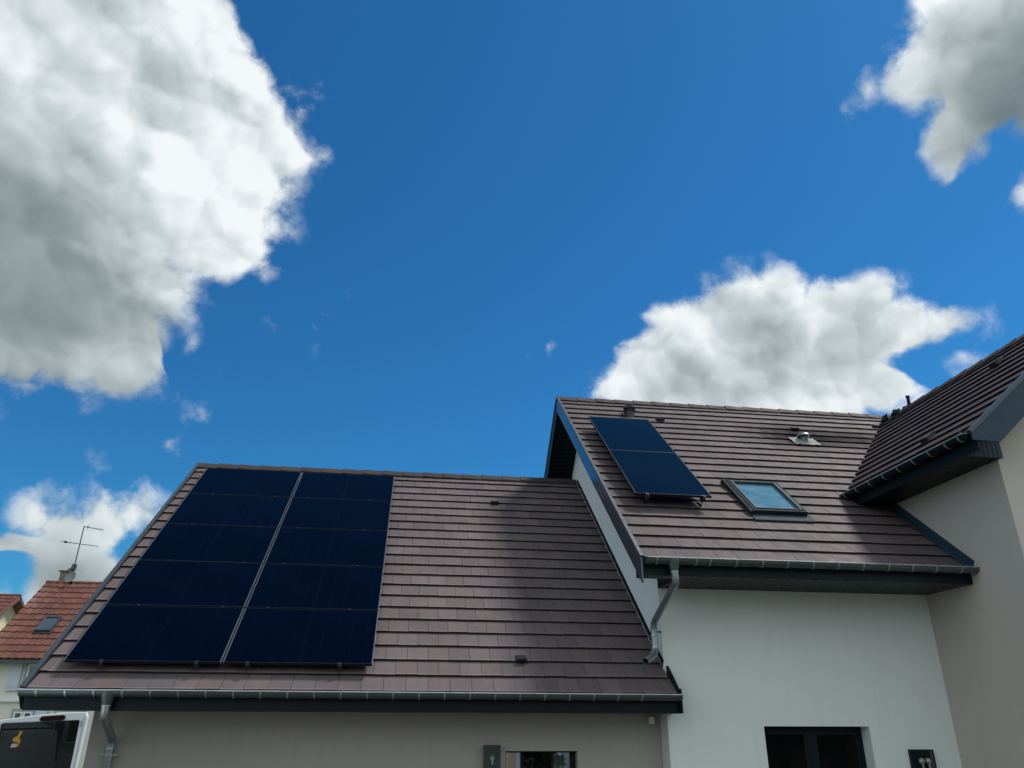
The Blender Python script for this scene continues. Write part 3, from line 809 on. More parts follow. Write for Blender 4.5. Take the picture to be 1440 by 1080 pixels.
# open rear door: faces the camera, hinge on its left
DX0, DX1, DY = -3.40, -2.665, 7.60
def dtop(x): t = (x-DX0)/(DX1-DX0); return 2.468+.072*math.sin(min(1, max(0, t))*math.pi/2)
def dedge(z):                                              # right hand edge bows in below
    t = max(0, (2.50-z)/1.9); return DX1-.045*math.sin(min(1, t)*math.pi*.5)**1.5
m = MB(); outer = []; N_ = 12
outer += [(DX0, .5)]+[(DX0+(DX1-.02-DX0)*k/N_, dtop(DX0+(DX1-.02-DX0)*k/N_)) for k in range(N_+1)]+[(DX1, 2.50)]+[(dedge(z), z) for z in (2.4, 2.2, 2.0, 1.8, 1.6, 1.4, 1.2, 1.0, .8, .5)]
IX0, IX1 = -3.345, -2.722
def itop(x): t = (x-DX0)/(DX1-DX0); return 2.447+.032*t
inner = [(IX0+.015, 1.42), (IX0-.005, itop(IX0)-.012), (IX0+.008, itop(IX0)), (IX1-.008, itop(IX1)), (IX1, itop(IX1)-.008), (IX1+.004, 2.2), (IX1+.002, 2.0), (IX1-.015, 1.8), (IX1-.035, 1.6), (IX1-.06, 1.42)]
bm = bmesh.new()
for th in (0, .045):
    vo = [bm.verts.new((x, DY+th, z)) for x, z in outer]; vi = [bm.verts.new((x, DY+th, z)) for x, z in inner]
    eo = [bm.edges.new((vo[k], vo[(k+1) % len(vo)])) for k in range(len(vo))]; ei = [bm.edges.new((vi[k], vi[(k+1) % len(vi)])) for k in range(len(vi))]
    bmesh.ops.triangle_fill(bm, use_beauty=True, edges=eo+ei)
    if th == 0: A = (vo, vi)
    else:
        for a, b in ((A[0], vo), (A[1], vi)):
            for k in range(len(a)): bm.faces.new((a[k], a[(k+1) % len(a)], b[(k+1) % len(b)], b[k]))
bmesh.ops.recalc_face_normals(bm, faces=bm.faces)
me = bpy.data.meshes.new('rear_door'); bm.to_mesh(me); bm.free(); me.materials.append(MT['vanwhite'])
door = bpy.data.objects.new('rear_door', me); COL.objects.link(door); door.parent = van; door.matrix_parent_inverse = Matrix.Translation(-Vector(van['base']))
door['label'] = 'open white rear door with a dark window and a high brake light'
bv = door.modifiers.new('bevel', 'BEVEL'); bv.width = .006; bv.segments = 2; bv.limit_method = 'ANGLE'
m = MB(); m.prism([(x, DY+.018, z) for x, z in inner], (0, 0, 0), (0, .006, 0)); m.build('pane', MT['glass_tint'], door)
m = MB(); pts = [(-3.045, 2.487), (-3.03, 2.505), (-2.86, 2.517), (-2.842, 2.508), (-2.845, 2.482), (-2.87, 2.472), (-3.02, 2.466), (-3.04, 2.47)]
m.prism([(x, DY-.014, z) for x, z in pts], (0, 0, 0), (0, .013, 0)); m.build('brake_light', MT['redlens'], door, bevel=.003)
m = MB(); m.prism([(x, DY+.012, z) for x, z in ((-3.205, 2.305), (-3.175, 2.30), (-3.180, 2.345), (-3.165, 2.385), (-3.185, 2.39), (-3.198, 2.350), (-3.222, 2.340), (-3.232, 2.315))], (0, 0, 0), (0, .004, 0))
m.prism([(x, DY+.012, z) for x, z in ((-3.178, 2.298), (-3.172, 2.33), (-3.168, 2.33), (-3.165, 2.305), (-3.175, 2.265), (-3.183, 2.28))], (0, 0, 0), (0, .004, 0))
m.build('sticker', MT['yellow'], door)
m = MB(); m.prism([(x, DY+.012, z) for x, z in ((-3.235, 2.262), (-3.185, 2.266), (-3.188, 2.295), (-3.226, 2.292))], (0, 0, 0), (0, .004, 0)); m.build('sticker', MT['pinkwhite'], door)
m = MB(); m.box(-2.712, -2.700, DY-.006, DY-.001, 2.425, 2.470); m.box(-2.690, -2.686, DY-.004, DY-.001, 1.4, 2.50); m.build('door_seam', MT['bluegrey'], door)

# ================================================================== NEIGHBOUR HOUSES at the left
nh = thing('neighbour_house', 'white house with a red tiled roof beyond the garage', 'house', (-8.6, 31.7, 0))
pn = R(39.0); NS = Slope((-13.6, 28.0, 4.22), (1, 0, 0), (0, math.cos(pn), math.sin(pn))); LN = 3.70/math.cos(pn); ZN = 4.22+LN*math.sin(pn)
def wavy(sl, L, width, e, w=.235):
    mb = MB(); rows_ = round(L/e); e = L/rows_
    for i in range(rows_):
        k = 0
        while k*w < width:
            t = 1+random.uniform(-.16, .16); tint = (t, t*random.uniform(.95, 1.08), t)
            prof_ = [(0, .0), (.15, .028), (.3, .034), (.45, .022), (.6, .006), (.8, .010), (1.0, .0)]
            dz = random.uniform(-.004, .004)
            for (a, ha), (b, hb) in zip(prof_, prof_[1:]):
                v0 = i*e-.0; v1 = (i+1)*e+.01; u0 = (k+a)*w; u1 = (k+b)*w
                mb.face([sl(u0, v0, .022+ha+dz), sl(u1, v0, .022+hb+dz), sl(u1, v1, -.004+ha*.8), sl(u0, v1, -.004+ha*.8)], tint)
                mb.face([sl(u0, v0, -.012), sl(u1, v0, -.012), sl(u1, v0, .022+hb+dz), sl(u0, v0, .022+ha+dz)], tuple(x*.5 for x in tint))
            k += 1
    return mb
NRr = Slope((-13.6, 35.4, 4.22), (1, 0, 0), (0, -math.cos(pn), math.sin(pn)))
nroof = wavy(NS, LN, 9.8, .366).build('roof', MT['red'], nh)
wavy(NRr, LN, 9.8, .366).build('rear_slope', MT['red'], nroof)
m = MB()
k = 0
while k*.38 < 9.8:
    t = random.uniform(.8, 1.15); xx = -13.6+k*.38
    m.tube([(xx, 31.7, ZN-.03), (xx+.36, 31.7, ZN-.03)], .10, 10, radii=[.105, .09]); k += 1
m.build('ridge_tiles', MT['red'], nroof, smooth=True)
m = MB(); m.box(-13.62, -3.8, 27.93, 28.02, 4.08, 4.17); m.build('gutter', MT['lip'], nh)
m = MB(); m.face([(-13.35, 28.35, 0), (-4.05, 28.35, 0), (-4.05, 28.35, 4.42), (-13.35, 28.35, 4.42)])
m.face([(-13.35, 28.35, 0), (-13.35, 28.35, 4.40), (-13.35, 31.7, ZN-.15), (-13.35, 35.05, 4.40), (-13.35, 35.05, 0)])
m.face([(-4.05, 28.35, 0), (-4.05, 28.35, 4.40), (-4.05, 31.7, ZN-.15), (-4.05, 35.05, 4.40), (-4.05, 35.05, 0)])
m.face([(-13.35, 35.05, 0), (-4.05, 35.05, 0), (-4.05, 35.05, 4.42), (-13.35, 35.05, 4.42)])
m.build('wall', MT['render_white'], nh)
m = MB(); m.box(-13.6, -3.8, 28.02, 28.349, 4.10, 4.13); m.build('soffit', MT['white'], nh)
def nwin(x0, x1, z0, z1, shut):
    y = 28.345
    m = MB(); m.box(x0-.07, x1+.07, y-.03, y, z1, z1+.08); m.box(x0-.07, x0, y-.03, y, z0, z1); m.box(x1, x1+.07, y-.03, y, z0, z1); m.box(x0-.07, x1+.07, y-.05, y, z0-.07, z0)
    w = m.build('window', MT['bluegrey'], nh)
    m = MB(); c = (x0+x1)/2
    for a, b in ((x0, c-.01), (c+.01, x1)):
        m.box(a, a+.05, y-.02, y-.001, z0, z1); m.box(b-.05, b, y-.02, y-.001, z0, z1); m.box(a+.05, b-.05, y-.02, y-.001, z1-.05, z1); m.box(a+.05, b-.05, y-.02, y-.001, z0, z0+.05)
    m.build('sash', MT['white'], w)
    m = MB(); m.box(x0+.05, x1-.05, y-.010, y-.004, z0+.05, z1-.05); m.build('pane', MT['glass'], w)
    for sx in shut:
        m = MB(); m.box(sx, sx+.36, y-.06, y-.02, z0-.03, z1+.05)
        m.box(sx+.02, sx+.34, y-.075, y-.0605, z0+.08, z0+.13); m.box(sx+.02, sx+.34, y-.075, y-.0605, z1-.10, z1-.05)
        m.build('shutter', MT['shutter'], w)
nwin(-12.08, -11.36, 3.30, 4.08, (-12.60, -11.27)); nwin(-9.2, -8.4, 3.28, 4.06, (-9.6, -8.3)); nwin(-6.4, -5.6, 3.28, 4.06, (-6.8, -5.5))
nwin(-12.18, -11.62, 1.85, 2.66, (-11.53,)); nwin(-10.9, -10.1, 1.75, 2.66, ()); nwin(-8.6, -7.8, 1.75, 2.66, (-9.0, -7.7))
m = MB(); m.box(-13.37, -4.03, 28.27, 28.349, 2.93, 2.97); m.box(-13.39, -4.01, 28.24, 28.349, 2.971, 3.02); m.build('string_course', MT['white'], nh)
m = MB(); sl = NS
for q in ((1.10, 1.62, 2.24, 2.31), (1.10, 1.62, 1.45, 1.52), (1.10, 1.15, 1.52, 2.24), (1.57, 1.62, 1.52, 2.24)): m.box(*q, .02, .12, sl)
rwn = m.build('roof_window', MT['lip'], nh)
m = MB(); m.box(1.15, 1.57, 1.52, 2.24, .07, .085, sl); m.build('pane', glass_dark('rooflight_glass', (.06, .08, .09), .1, .6), rwn)
m = MB(); m.box(1.06, 1.66, 1.37, 1.445, .03, .06, sl); m.build('flashing', MT['lip'], rwn)
m = MB(); m.box(-13.30, -12.99, 31.95, 32.35, 6.9, 7.66); ch = m.build('chimney', MT['brick'], nroof)
m = MB(); m.box(-13.36, -12.93, 31.89, 32.41, 7.662, 7.71); m.tube([(-13.10, 32.15, 7.71), (-12.93, 32.1, 7.80), (-12.90, 32.1, 7.98)], .09, 12); m.build('chimney_cap', MT['zinc'], nroof)
# antenna and dish (stand on the roof)
an = thing('tv_antenna', 'thin tv antenna mast above the red tiled roof', 'antenna', (-12.72, 31.6, 7.2))
m = MB(); m.tube([(-12.72, 31.6, 7.1), (-12.69, 31.6, 9.40)], .020, 8); m.build('mast', MT['anthra'], an)
m = MB(); m.tube([(-12.70, 31.58, 9.36), (-11.95, 31.60, 9.26)], .010, 6)
for k in range(10): m.tube([(-12.52+k*.06, 31.45, 9.335-.008*k), (-12.52+k*.06, 31.75, 9.335-.008*k)], .004, 5)
for s_ in (-1, 1): m.tube([(-12.60, 31.6, 9.35), (-12.50, 31.6, 9.35+s_*.14)], .006, 5); 
m.box(-12.58, -12.50, 31.58, 31.62, 9.33, 9.37); m.build('aerial', MT['anthra'], an)
m = MB(); m.tube([(-13.40, 31.58, 8.75), (-12.00, 31.60, 8.61)], .010, 6)
for k in range(8): m.tube([(-13.3+k*.17, 31.3+k*.02, 8.742-.017*k), (-13.3+k*.17, 31.9-k*.02, 8.742-.017*k)], .004, 5)
m.box(-13.28, -13.18, 31.56, 31.62, 8.71, 8.77); m.build('aerial', MT['anthra'], an)
ds = thing('satellite_dish', 'round pale satellite dish beside the chimney of the red roof', 'satellite dish', (-12.64, 31.4, 7.0))
m = MB(); m.lathe([(.0, .05), (.08, .045), (.16, .02), (.215, -.02), (.215, -.03), (.16, .008), (.08, .033), (.0, .038)][::-1], (-12.66, 31.38, 7.38), axis=(.25, .9, -.25), seg=26); m.build('dish', MT['lead'], ds, smooth=True)
m = MB(); m.tube([(-12.66, 31.44, 7.38), (-12.66, 31.55, 7.2), (-12.68, 31.6, 7.05)], .02, 8); m.build('arm', MT['anthra'], ds)

h2 = thing('neighbour_house', 'pale yellow house with an old brown tiled roof at the far left edge', 'house', (-20, 36, 0))
p2 = R(31); L2 = 4.2; H2 = Slope((-26, 36-L2*math.cos(p2), 7.25-L2*math.sin(p2)), (1, 0, 0), (0, math.cos(p2), math.sin(p2))); H2r = Slope((-26, 36+L2*math.cos(p2), 7.25-L2*math.sin(p2)), (1, 0, 0), (0, -math.cos(p2), math.sin(p2)))
r2 = wavy(H2, L2, 9.6, .35).build('roof', MT['red'], h2); wavy(H2r, L2, 9.6, .35).build('rear_slope', MT['red'], r2)
m = MB(); m.tube([(-26, 36, 7.24), (-16.35, 36, 7.24)], .09, 8); m.build('ridge_tiles', MT['red'], r2, smooth=True)
m = MB(); y0 = 36-L2*math.cos(p2)+.35; y1 = 36+L2*math.cos(p2)-.35; ze = 7.25-L2*math.sin(p2)+.15
m.face([(-16.75, y0, 0), (-16.75, y0, ze), (-16.75, 36, 7.15), (-16.75, y1, ze), (-16.75, y1, 0)]); m.face([(-26, y0, 0), (-16.75, y0, 0), (-16.75, y0, ze), (-26, y0, ze)])
m.face([(-26, y1, 0), (-16.75, y1, 0), (-16.75, y1, ze), (-26, y1, ze)]); m.face([(-26, y0, 0), (-26, y0, ze), (-26, 36, 7.15), (-26, y1, ze), (-26, y1, 0)])
m.build('wall', MT['render_yellow'], h2)
m = MB(); m.box(9.25, 9.68, 0, L2, -.14, -.02, H2); m.box(9.25, 9.68, 0, L2, -.14, -.02, H2r); m.build('verge_board', MT['wood'], h2)
m = MB(); m.box(-23, -22, y0-.02, y0-.005, 3.2, 4.4); m.box(-20, -19, y0-.02, y0-.005, 3.2, 4.4); w_ = m.build('window', MT['white'], h2)
m = MB(); m.box(-22.9, -22.1, y0-.03, y0-.021, 3.3, 4.3); m.box(-19.9, -19.1, y0-.03, y0-.021, 3.3, 4.3); m.build('pane', MT['glass'], w_)

# ================================================================== ACROSS THE ROAD (what the panes mirror)
def block(name, label, x0, x1, y0, y1, h, wallm, pitch=35):
    t = thing(name, label, 'house', ((x0+x1)/2, (y0+y1)/2, 0))
    m = MB(); ym = (y0+y1)/2; rise = (y1-y0)/2*math.tan(R(pitch))
    m.box(x0, x1, y0, y1, 0, h); m.build('wall', MT[wallm], t)
    m = MB(); m.prism([(x0, y0, h+.002), (x0, y1, h+.002), (x0, ym, h+rise)], (.01, 0, 0), (x1-x0-.01, 0, 0)); m.build('gable', MT[wallm], t)
    m = MB(); L_ = (y1-y0)/2/math.cos(R(pitch))+.4
    for S_ in (Slope((x0-.3, y1+.4*math.cos(R(pitch)), h-.4*math.sin(R(pitch))+.06), (1, 0, 0), (0, -math.cos(R(pitch)), math.sin(R(pitch)))), Slope((x0-.3, y0-.4*math.cos(R(pitch)), h-.4*math.sin(R(pitch))+.06), (1, 0, 0), (0, math.cos(R(pitch)), math.sin(R(pitch))))):
        m.box(0, x1-x0+.6, 0, L_, 0, .12, S_)
    m.build('roof', MT['red'], t)
    m = MB(); m.box(x1-.14, x1+.03, y1+.001, y1+.05, 0, h); m.box(x0-.03, x0+.14, y1+.001, y1+.05, 0, h); m.build('corner_trim', MT['white'], t)
    k = x0+.6
    while k < x1-1.7:
        for z_ in (1.0,):
            m = MB(); m.box(k, k+1.1, y1+.002, y1+.05, z_+2.9, z_+4.1); w = m.build('window', MT['white'], t)
            m = MB(); m.box(k+.08, k+1.02, y1+.051, y1+.06, z_+2.98, z_+4.02); m.build('pane', MT['glass'], w)
        k += 2.4
    return t
block('street_house', 'peach rendered house across the road mirrored in the garage window', -5.0, 5.30, -23, -15, 5.2, 'render_peach')
block('street_house', 'pale rendered house across the road right of the tall conifers', 7.2, 9.4, -24, -16, 5.0, 'render_white')
def conifer(x, y, h, r, label, n=3600):
    t = thing('conifer_tree', label, 'tree', (x, y, 0), 'conifers across the road')
    m = MB(); m.tube([(x, y, 0), (x+.1, y, h*.4), (x, y+.05, h*.95)], .2, 10, radii=[.24, .16, .03]); m.build('trunk', MT['bark'], t)
    m = MB()
    for _ in range(n):
        q = random.random()**.75; z = .5+q*(h-.5); rr = r*(1-q)**.7*(.82+.25*math.sin(z*3.1+x)+.1*math.sin(z*9)); a = random.uniform(0, 6.283); rad = rr*math.sqrt(random.uniform(.35, 1))
        c = Vector((x+math.cos(a)*rad, y+math.sin(a)*rad, z)); s_ = random.uniform(.10, .24)
        d1 = Vector((random.gauss(0, 1), random.gauss(0, 1), random.gauss(0, .5))).normalized(); d2 = d1.orthogonal().normalized()
        m.face([c-d1*s_, c+d2*s_*.5, c+d1*s_, c-d2*s_*.5])
    m.build('crown', MT['leaf'], t, recalc=False)
for k, (x, y, h, r_) in enumerate(((6.2, -15.5, 7.5, 1.2), (11.2, -15, 8.5, 2.0), (14.2, -15.6, 9.2, 2.2), (17.2, -15, 8.0, 2.1), (20.4, -15.8, 9.0, 2.3))):
    conifer(x, y, h, r_, ['slim conifer between the peach house and the pale house', 'conifer just right of the pale house across the road', 'tallest conifer of the row across the road', 'fourth conifer from the left across the road', 'rightmost conifer across the road'][k])

SKYT = (.24, .80, 1.06); SUNE = 4.2; SUNA = 11

# ================================================================== SKY
world = bpy.data.worlds.new('World'); sc.world = world; world.use_nodes = True
nt = world.node_tree; nt.nodes.clear()
out = nt.nodes.new('ShaderNodeOutputWorld'); bg = nt.nodes.new('ShaderNodeBackground')
SUN_EL, SUN_AZ = R(60), R(77)                      # azimuth measured from +Y towards +X
sky = nt.nodes.new('ShaderNodeTexSky'); sky.sky_type = 'NISHITA'; sky.sun_disc = False
sky.sun_elevation = SUN_EL; sky.sun_rotation = SUN_AZ
sky.air_density = 1.0; sky.dust_density = .3; sky.ozone_density = 3.0
tc = nt.nodes.new('ShaderNodeTexCoord'); DIR = tc.outputs['Generated']
def lk(s, v):
    if isinstance(v, (int, float)): s.default_value = v
    elif isinstance(v, (tuple, list)): s.default_value = v
    else: nt.links.new(v, s)
def M(op, a, b=0.0, c=0.0):
    n = nt.nodes.new('ShaderNodeMath'); n.operation = op
    for i, v in enumerate((a, b, c)): lk(n.inputs[i], v)
    return n.outputs[0]
def V(op, a, b=(0, 0, 0), scale=None):
    n = nt.nodes.new('ShaderNodeVectorMath'); n.operation = op
    lk(n.inputs[0], a)
    if scale is not None: lk(n.inputs['Scale'], scale)
    else: lk(n.inputs[1], b)
    return n.outputs['Value'] if op in ('DISTANCE', 'DOT_PRODUCT', 'LENGTH') else n.outputs['Vector']
def NZ(vec, scale, det=9, rough=.55, dist=0.0, color=False):
    n = nt.nodes.new('ShaderNodeTexNoise'); n.inputs['Scale'].default_value = scale; n.inputs['Detail'].default_value = det
    n.inputs['Roughness'].default_value = rough; n.inputs['Distortion'].default_value = dist
    nt.links.new(vec, n.inputs['Vector']); return n.outputs['Color' if color else 'Fac']
def MR(v, a, b, c=0.0, d=1.0, smooth=False):
    n = nt.nodes.new('ShaderNodeMapRange'); n.interpolation_type = 'SMOOTHSTEP' if smooth else 'LINEAR'
    for i, x in enumerate((v, a, b, c, d)): lk(n.inputs[i], x)
    return n.outputs[0]
def MIX(f, a, b):
    n = nt.nodes.new('ShaderNodeMix'); n.data_type = 'RGBA'; lk(n.inputs[0], f)
    for s, v in ((n.inputs[6], a), (n.inputs[7], b)): lk(s, (*v, 1) if isinstance(v, tuple) else v)
    return n.outputs[2]
# warped direction for ragged cloud edges
w1 = V('SCALE', V('SUBTRACT', NZ(DIR, 11, 3, .6, color=True), (.5, .5, .5)), scale=.030)
WD = V('ADD', DIR, w1)
OUTLINES = [([0.892, 0.452, 0], [0.2409, -0.4753, 0.8462], 0.3317, [(0, 0.7612), (0.0568, 0.7415), (0.1441, 0.8568), (0.2031, 0.7735), (0.2321, 0.7095), (0.2553, 0.7112), (0.2786, 0.7042), (0.3031, 0.6978), (0.323, 0.712), (0.3387, 0.679), (0.3557, 0.6845), (0.357, 0.5769), (0.3737, 0.5491), (0.3971, 0.5073), (0.4216, 0.488), (0.4462, 0.4662), (0.4641, 0.5397), (0.4809, 0.62), (0.4924, 0.6958), (0.499, 0.6739), (0.5118, 0.6301), (0.5259, 0.6713), (0.545, 0.6961), (0.5596, 0.7184), (0.5746, 0.6867), (0.5821, 0.7257), (0.59, 0.8029), (0.6087, 0.8281), (0.627, 0.817), (0.6443, 0.7992), (0.6595, 0.8267), (0.6768, 0.8365), (0.6882, 0.8344), (0.7014, 0.8822), (0.73, 1.0), (0.7882, 0.9028), (0.8645, 0.8364), (0.9376, 0.7828), (1, 0.7612)]), ([0.8657, -0.5006, 0], [-0.2145, -0.371, 0.9035], 0.2583, [(0, 0.9089), (0.0062, 0.9315), (0.0137, 1.0), (0.0374, 0.9401), (0.0937, 0.7419), (0.2261, 0.5591), (0.3568, 0.6), (0.3959, 0.6677), (0.4191, 0.6847), (0.435, 0.4915), (0.4587, 0.516), (0.4714, 0.641), (0.4826, 0.7367), (0.4926, 0.7743), (0.5037, 0.7323), (0.5147, 0.6722), (0.5281, 0.6145), (0.5477, 0.5663), (0.5684, 0.539), (0.5897, 0.498), (0.6114, 0.4325), (0.6407, 0.3763), (0.6803, 0.3426), (0.7261, 0.361), (0.7665, 0.3926), (0.8106, 0.394), (0.8465, 0.4396), (0.867, 0.5232), (0.8896, 0.5635), (0.9112, 0.5952), (0.9258, 0.6499), (0.9421, 0.7238), (0.9543, 0.6898), (0.9653, 0.7642), (0.973, 0.8634), (0.9868, 0.8516), (0.9931, 0.8836), (1, 0.9089)]), ([0.6725, -0.7401, 0], [-0.4638, -0.4214, 0.7794], 0.1337, [(0, 0.6154), (0.0175, 0.5388), (0.0579, 0.5475), (0.0869, 0.7428), (0.1233, 0.8118), (0.1492, 0.9363), (0.1605, 0.7919), (0.1728, 0.7126), (0.2062, 0.6969), (0.2322, 0.5925), (0.2708, 0.602), (0.3024, 0.741), (0.4236, 0.5991), (0.6026, 0.7949), (0.7062, 1.0), (0.8119, 0.9719), (0.8284, 0.8905), (0.8657, 0.9065), (0.8771, 0.8433), (0.8965, 0.8013), (0.9181, 0.7828), (0.9456, 0.7992), (0.9756, 0.7223), (1, 0.6154)]), ([0.9273, 0.3744, 0], [0.0668, -0.1654, 0.984], 0.1242, [(0, 0.8192), (0.0137, 1.0), (0.0348, 0.9897), (0.0414, 0.6604), (0.0575, 0.4624), (0.1045, 0.4598), (0.1815, 0.8955), (0.2719, 0.8649), (0.3332, 0.8148), (0.4228, 0.588), (0.4519, 0.4216), (0.5026, 0.4098), (0.5423, 0.607), (0.5717, 0.7325), (0.6098, 0.8052), (0.6435, 0.7315), (0.6673, 0.7438), (0.7017, 0.6665), (0.7273, 0.5646), (0.7621, 0.4844), (0.8216, 0.5302), (0.8683, 0.6124), (0.9247, 0.6322), (0.9813, 0.5285), (0.99, 0.6878), (1, 0.8192)])]
BLOBS = [(0.4852, 0.5857, 0.6492, 0.0141), (0.4761, 0.5978, 0.645, 0.0122), (0.468, 0.6093, 0.6401, 0.0094), (0.6237, 0.6694, 0.4036, 0.0066), (-0.3565, 0.8987, 0.2554, 0.0084), (-0.4277, 0.8962, 0.1178, 0.0244), (-0.4061, 0.8862, 0.2231, 0.0169), (-0.1368, 0.877, 0.4607, 0.0122), (-0.1181, 0.8746, 0.4702, 0.0103), (-0.1045, 0.8703, 0.4813, 0.0056), (-0.2326, 0.8867, 0.3997, 0.0094), (-0.2505, 0.8787, 0.4063, 0.0066), (-0.2724, 0.8721, 0.4064, 0.0103), (-0.2897, 0.9082, 0.3021, 0.0066), (-0.2557, 0.9052, 0.3395, 0.0066), (-0.2695, 0.9026, 0.3358, 0.0038), (0.1643, 0.8772, 0.4512, 0.0084), (0.1406, 0.8837, 0.4465, 0.0056), (-0.1827, 0.8808, 0.4369, 0.0103), (0.6144, 0.693, 0.3773, 0.015), (0.6294, 0.5752, 0.5225, 0.0244), (-0.1315, 0.7178, 0.6837, 0.0075)]
GREY = [(-0.4724, 0.7377, 0.4824, 0.1782, 0.8), (-0.4264, 0.8019, 0.4185, 0.1407, 0.85), (-0.3535, 0.852, 0.3862, 0.1126, 0.55), (0.6091, 0.5103, 0.6072, 0.1079, 1.0), (0.5856, 0.5694, 0.5769, 0.0563, 0.7), (0.4299, 0.7927, 0.4322, 0.075, 0.55), (0.5051, 0.7539, 0.42, 0.0563, 0.55), (0.3372, 0.8506, 0.4034, 0.061, 0.35), (-0.3712, 0.9161, 0.1513, 0.0844, 0.5), (-0.4288, 0.6106, 0.6659, 0.122, 0.35), (-0.3242, 0.6857, 0.6517, 0.075, 0.2), (-0.4294, 0.8875, 0.1674, 0.0469, 0.3)]

R0 = .10
field = None
for e1, e2, rm, pts in OUTLINES:
    px = V('DOT_PRODUCT', WD, tuple(e1)); py = V('DOT_PRODUCT', WD, tuple(e2))
    th = M('MULTIPLY_ADD', M('ARCTAN2', py, px), 1/(2*math.pi), .5)
    fc = nt.nodes.new('ShaderNodeFloatCurve'); cv = fc.mapping.curves[0]
    while len(cv.points) > 2: cv.points.remove(cv.points[1])
    cv.points[0].location = pts[0]; cv.points[-1].location = pts[-1]
    for p in pts[1:-1]: cv.points.new(*p)
    for p in cv.points: p.handle_type = 'VECTOR'
    fc.mapping.update(); nt.links.new(th, fc.inputs['Value'])
    ln = M('SQRT', M('MULTIPLY_ADD', px, px, M('MULTIPLY', py, py)))
    v = M('SUBTRACT', M('MULTIPLY', fc.outputs[0], rm), ln)
    field = v if field is None else M('MAXIMUM', field, v)
for x, y, z, r_ in BLOBS:
    d = V('DISTANCE', WD, (x, y, z)); field = M('MAXIMUM', field, M('SUBTRACT', r_, d))
field = M('DIVIDE', field, R0)
# unseen clouds added outside the view, thickest behind the camera to light walls
front = MR(V('DOT_PRODUCT', DIR, (.129, .905, .405)), .60, .72)
field = M('MULTIPLY_ADD', front, 9.0, M('SUBTRACT', field, 9.0))
behind = MR(V('DOT_PRODUCT', DIR, (0, -1, 0)), -.1, .5)
gen = M('MULTIPLY_ADD', NZ(DIR, 2.2, 3, .5), 5.0, M('MULTIPLY_ADD', behind, 3.4, -3.3))
gen = M('MULTIPLY_ADD', front, -9.0, gen)
field = M('MAXIMUM', field, gen)
EPS = (.40, .02, .70)
def VO(vec, scale, det):
    n = nt.nodes.new('ShaderNodeTexVoronoi'); n.feature = 'F1'; n.inputs['Scale'].default_value = scale
    n.inputs['Detail'].default_value = det; n.inputs['Roughness'].default_value = .55; nt.links.new(vec, n.inputs['Vector'])
    return n.outputs['Distance']
f0 = NZ(WD, 26, 8, .62)
v0 = VO(WD, 15, .8); v1 = VO(V('ADD', WD, tuple(e*.012 for e in EPS)), 15, .8)
s0 = NZ(WD, 8.5, 4, .5); s1 = NZ(V('ADD', WD, tuple(e*.035 for e in EPS)), 8.5, 2, .5)
puff = M('SUBTRACT', .5, v0)
dens = M('ADD', M('MULTIPLY_ADD', puff, .55, field), M('MULTIPLY_ADD', M('SUBTRACT', f0, .5), .85, M('MULTIPLY', M('SUBTRACT', s0, .5), .4)))
alpha = M('MULTIPLY', MR(dens, -.18, .20, smooth=True), MR(field, -.12, .20, .28, 1.0))
relief = M('ADD', M('MULTIPLY', M('SUBTRACT', s0, s1), 1.5), M('MULTIPLY_ADD', M('SUBTRACT', f0, .5), .30, M('MULTIPLY', M('SUBTRACT', v1, v0), .75)))
g = None
for x, y, z, r_, st in GREY:
    d = V('DISTANCE', WD, (x, y, z)); v = MR(d, r_*1.45, 0.0, 0.0, st, smooth=True)
    g = v if g is None else M('MAXIMUM', g, v)
g = M('MAXIMUM', g, MR(gen, .6, 2.4, 0, .35))
relief = M('MULTIPLY', relief, MR(g, 0, 1, 1.0, .3))
shade = M('SUBTRACT', M('ADD', .92, relief), M('MULTIPLY', g, .85))
shade = MR(shade, 0, 1)
cr = nt.nodes.new('ShaderNodeValToRGB'); e = cr.color_ramp.elements
e[0].position = 0; e[0].color = (1.45, 2.0, 2.15, 1); e[1].position = 1; e[1].color = (8.9, 9.4, 9.6, 1)
q = e.new(.35); q.color = (3.0, 3.6, 3.8, 1); q = e.new(.7); q.color = (5.9, 6.6, 6.9, 1)
nt.links.new(shade, cr.inputs[0])
hs = nt.nodes.new('ShaderNodeHueSaturation'); hs.inputs['Saturation'].default_value = 1.12; hs.inputs['Value'].default_value = 1.0
nt.links.new(sky.outputs[0], hs.inputs['Color'])
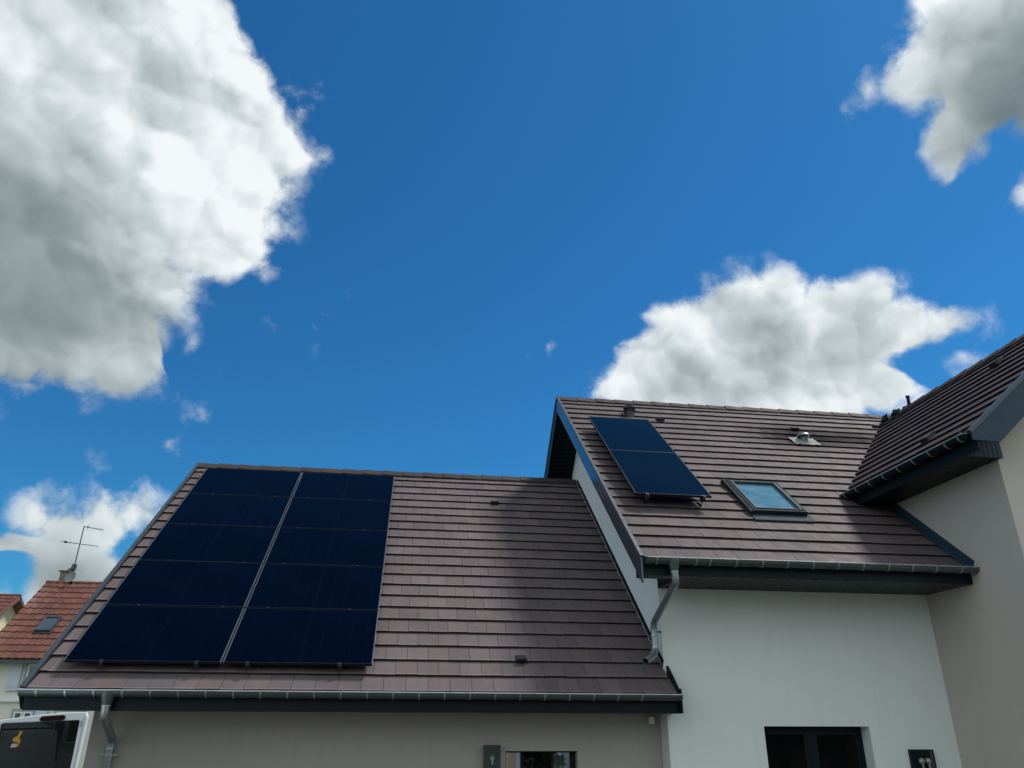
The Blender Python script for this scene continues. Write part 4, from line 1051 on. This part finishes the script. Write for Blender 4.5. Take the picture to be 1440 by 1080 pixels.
tint = nt.nodes.new('ShaderNodeMix'); tint.data_type = 'RGBA'; tint.blend_type = 'MULTIPLY'; tint.inputs[0].default_value = 1
nt.links.new(hs.outputs[0], tint.inputs[6]); tint.inputs[7].default_value = (SKYT[0], SKYT[1], SKYT[2], 1)
cloud = V('SCALE', cr.outputs[0], scale=MR(behind, 0, 1, 1.0, 1.7))  # added clouds behind the camera brightened as fill for the front walls
nt.links.new(MIX(alpha, tint.outputs[2], cloud), bg.inputs['Color'])
bg.inputs['Strength'].default_value = .1
nt.links.new(bg.outputs[0], out.inputs[0])

# ================================================================== SUN (veiled by thin cloud: soft shadows)
sd = bpy.data.lights.new('sun', 'SUN'); sd.energy = SUNE; sd.angle = R(SUNA); sd.color = (1.0, .95, .88)
so = bpy.data.objects.new('sun', sd); COL.objects.link(so)
to_sun = Vector((math.sin(SUN_AZ)*math.cos(SUN_EL), math.cos(SUN_AZ)*math.cos(SUN_EL), math.sin(SUN_EL)))
so.rotation_euler = (-to_sun).to_track_quat('-Z', 'Y').to_euler(); so.location = (12, 0, 20)

# ================================================================== CAMERA
cam = bpy.data.cameras.new('camera'); co = bpy.data.objects.new('camera', cam); COL.objects.link(co); sc.camera = co
cam.sensor_width = 36; cam.lens = 1065.931/1440*36; cam.clip_end = 6000; cam.clip_start = .05
a, b, c = .135, .416, .004
fw = Vector((math.sin(a)*math.cos(b), math.cos(a)*math.cos(b), math.sin(b)))
r0 = Vector((math.cos(a), -math.sin(a), 0)); u0 = r0.cross(fw)
rt = r0*math.cos(c)+u0*math.sin(c); up = rt.cross(fw)
mt = Matrix.Identity(4)
for k in range(3): mt[k][0] = rt[k]; mt[k][1] = up[k]; mt[k][2] = -fw[k]
mt.translation = (0, 0, 2.5); co.matrix_world = mt

sc.view_settings.view_transform = 'Standard'; sc.view_settings.look = 'None'; sc.view_settings.exposure = 0; sc.view_settings.gamma = 1
sc.cycles.max_bounces = 6; sc.cycles.use_denoising = True

world.cycles.sampling_method = 'MANUAL'; world.cycles.sample_map_resolution = 512
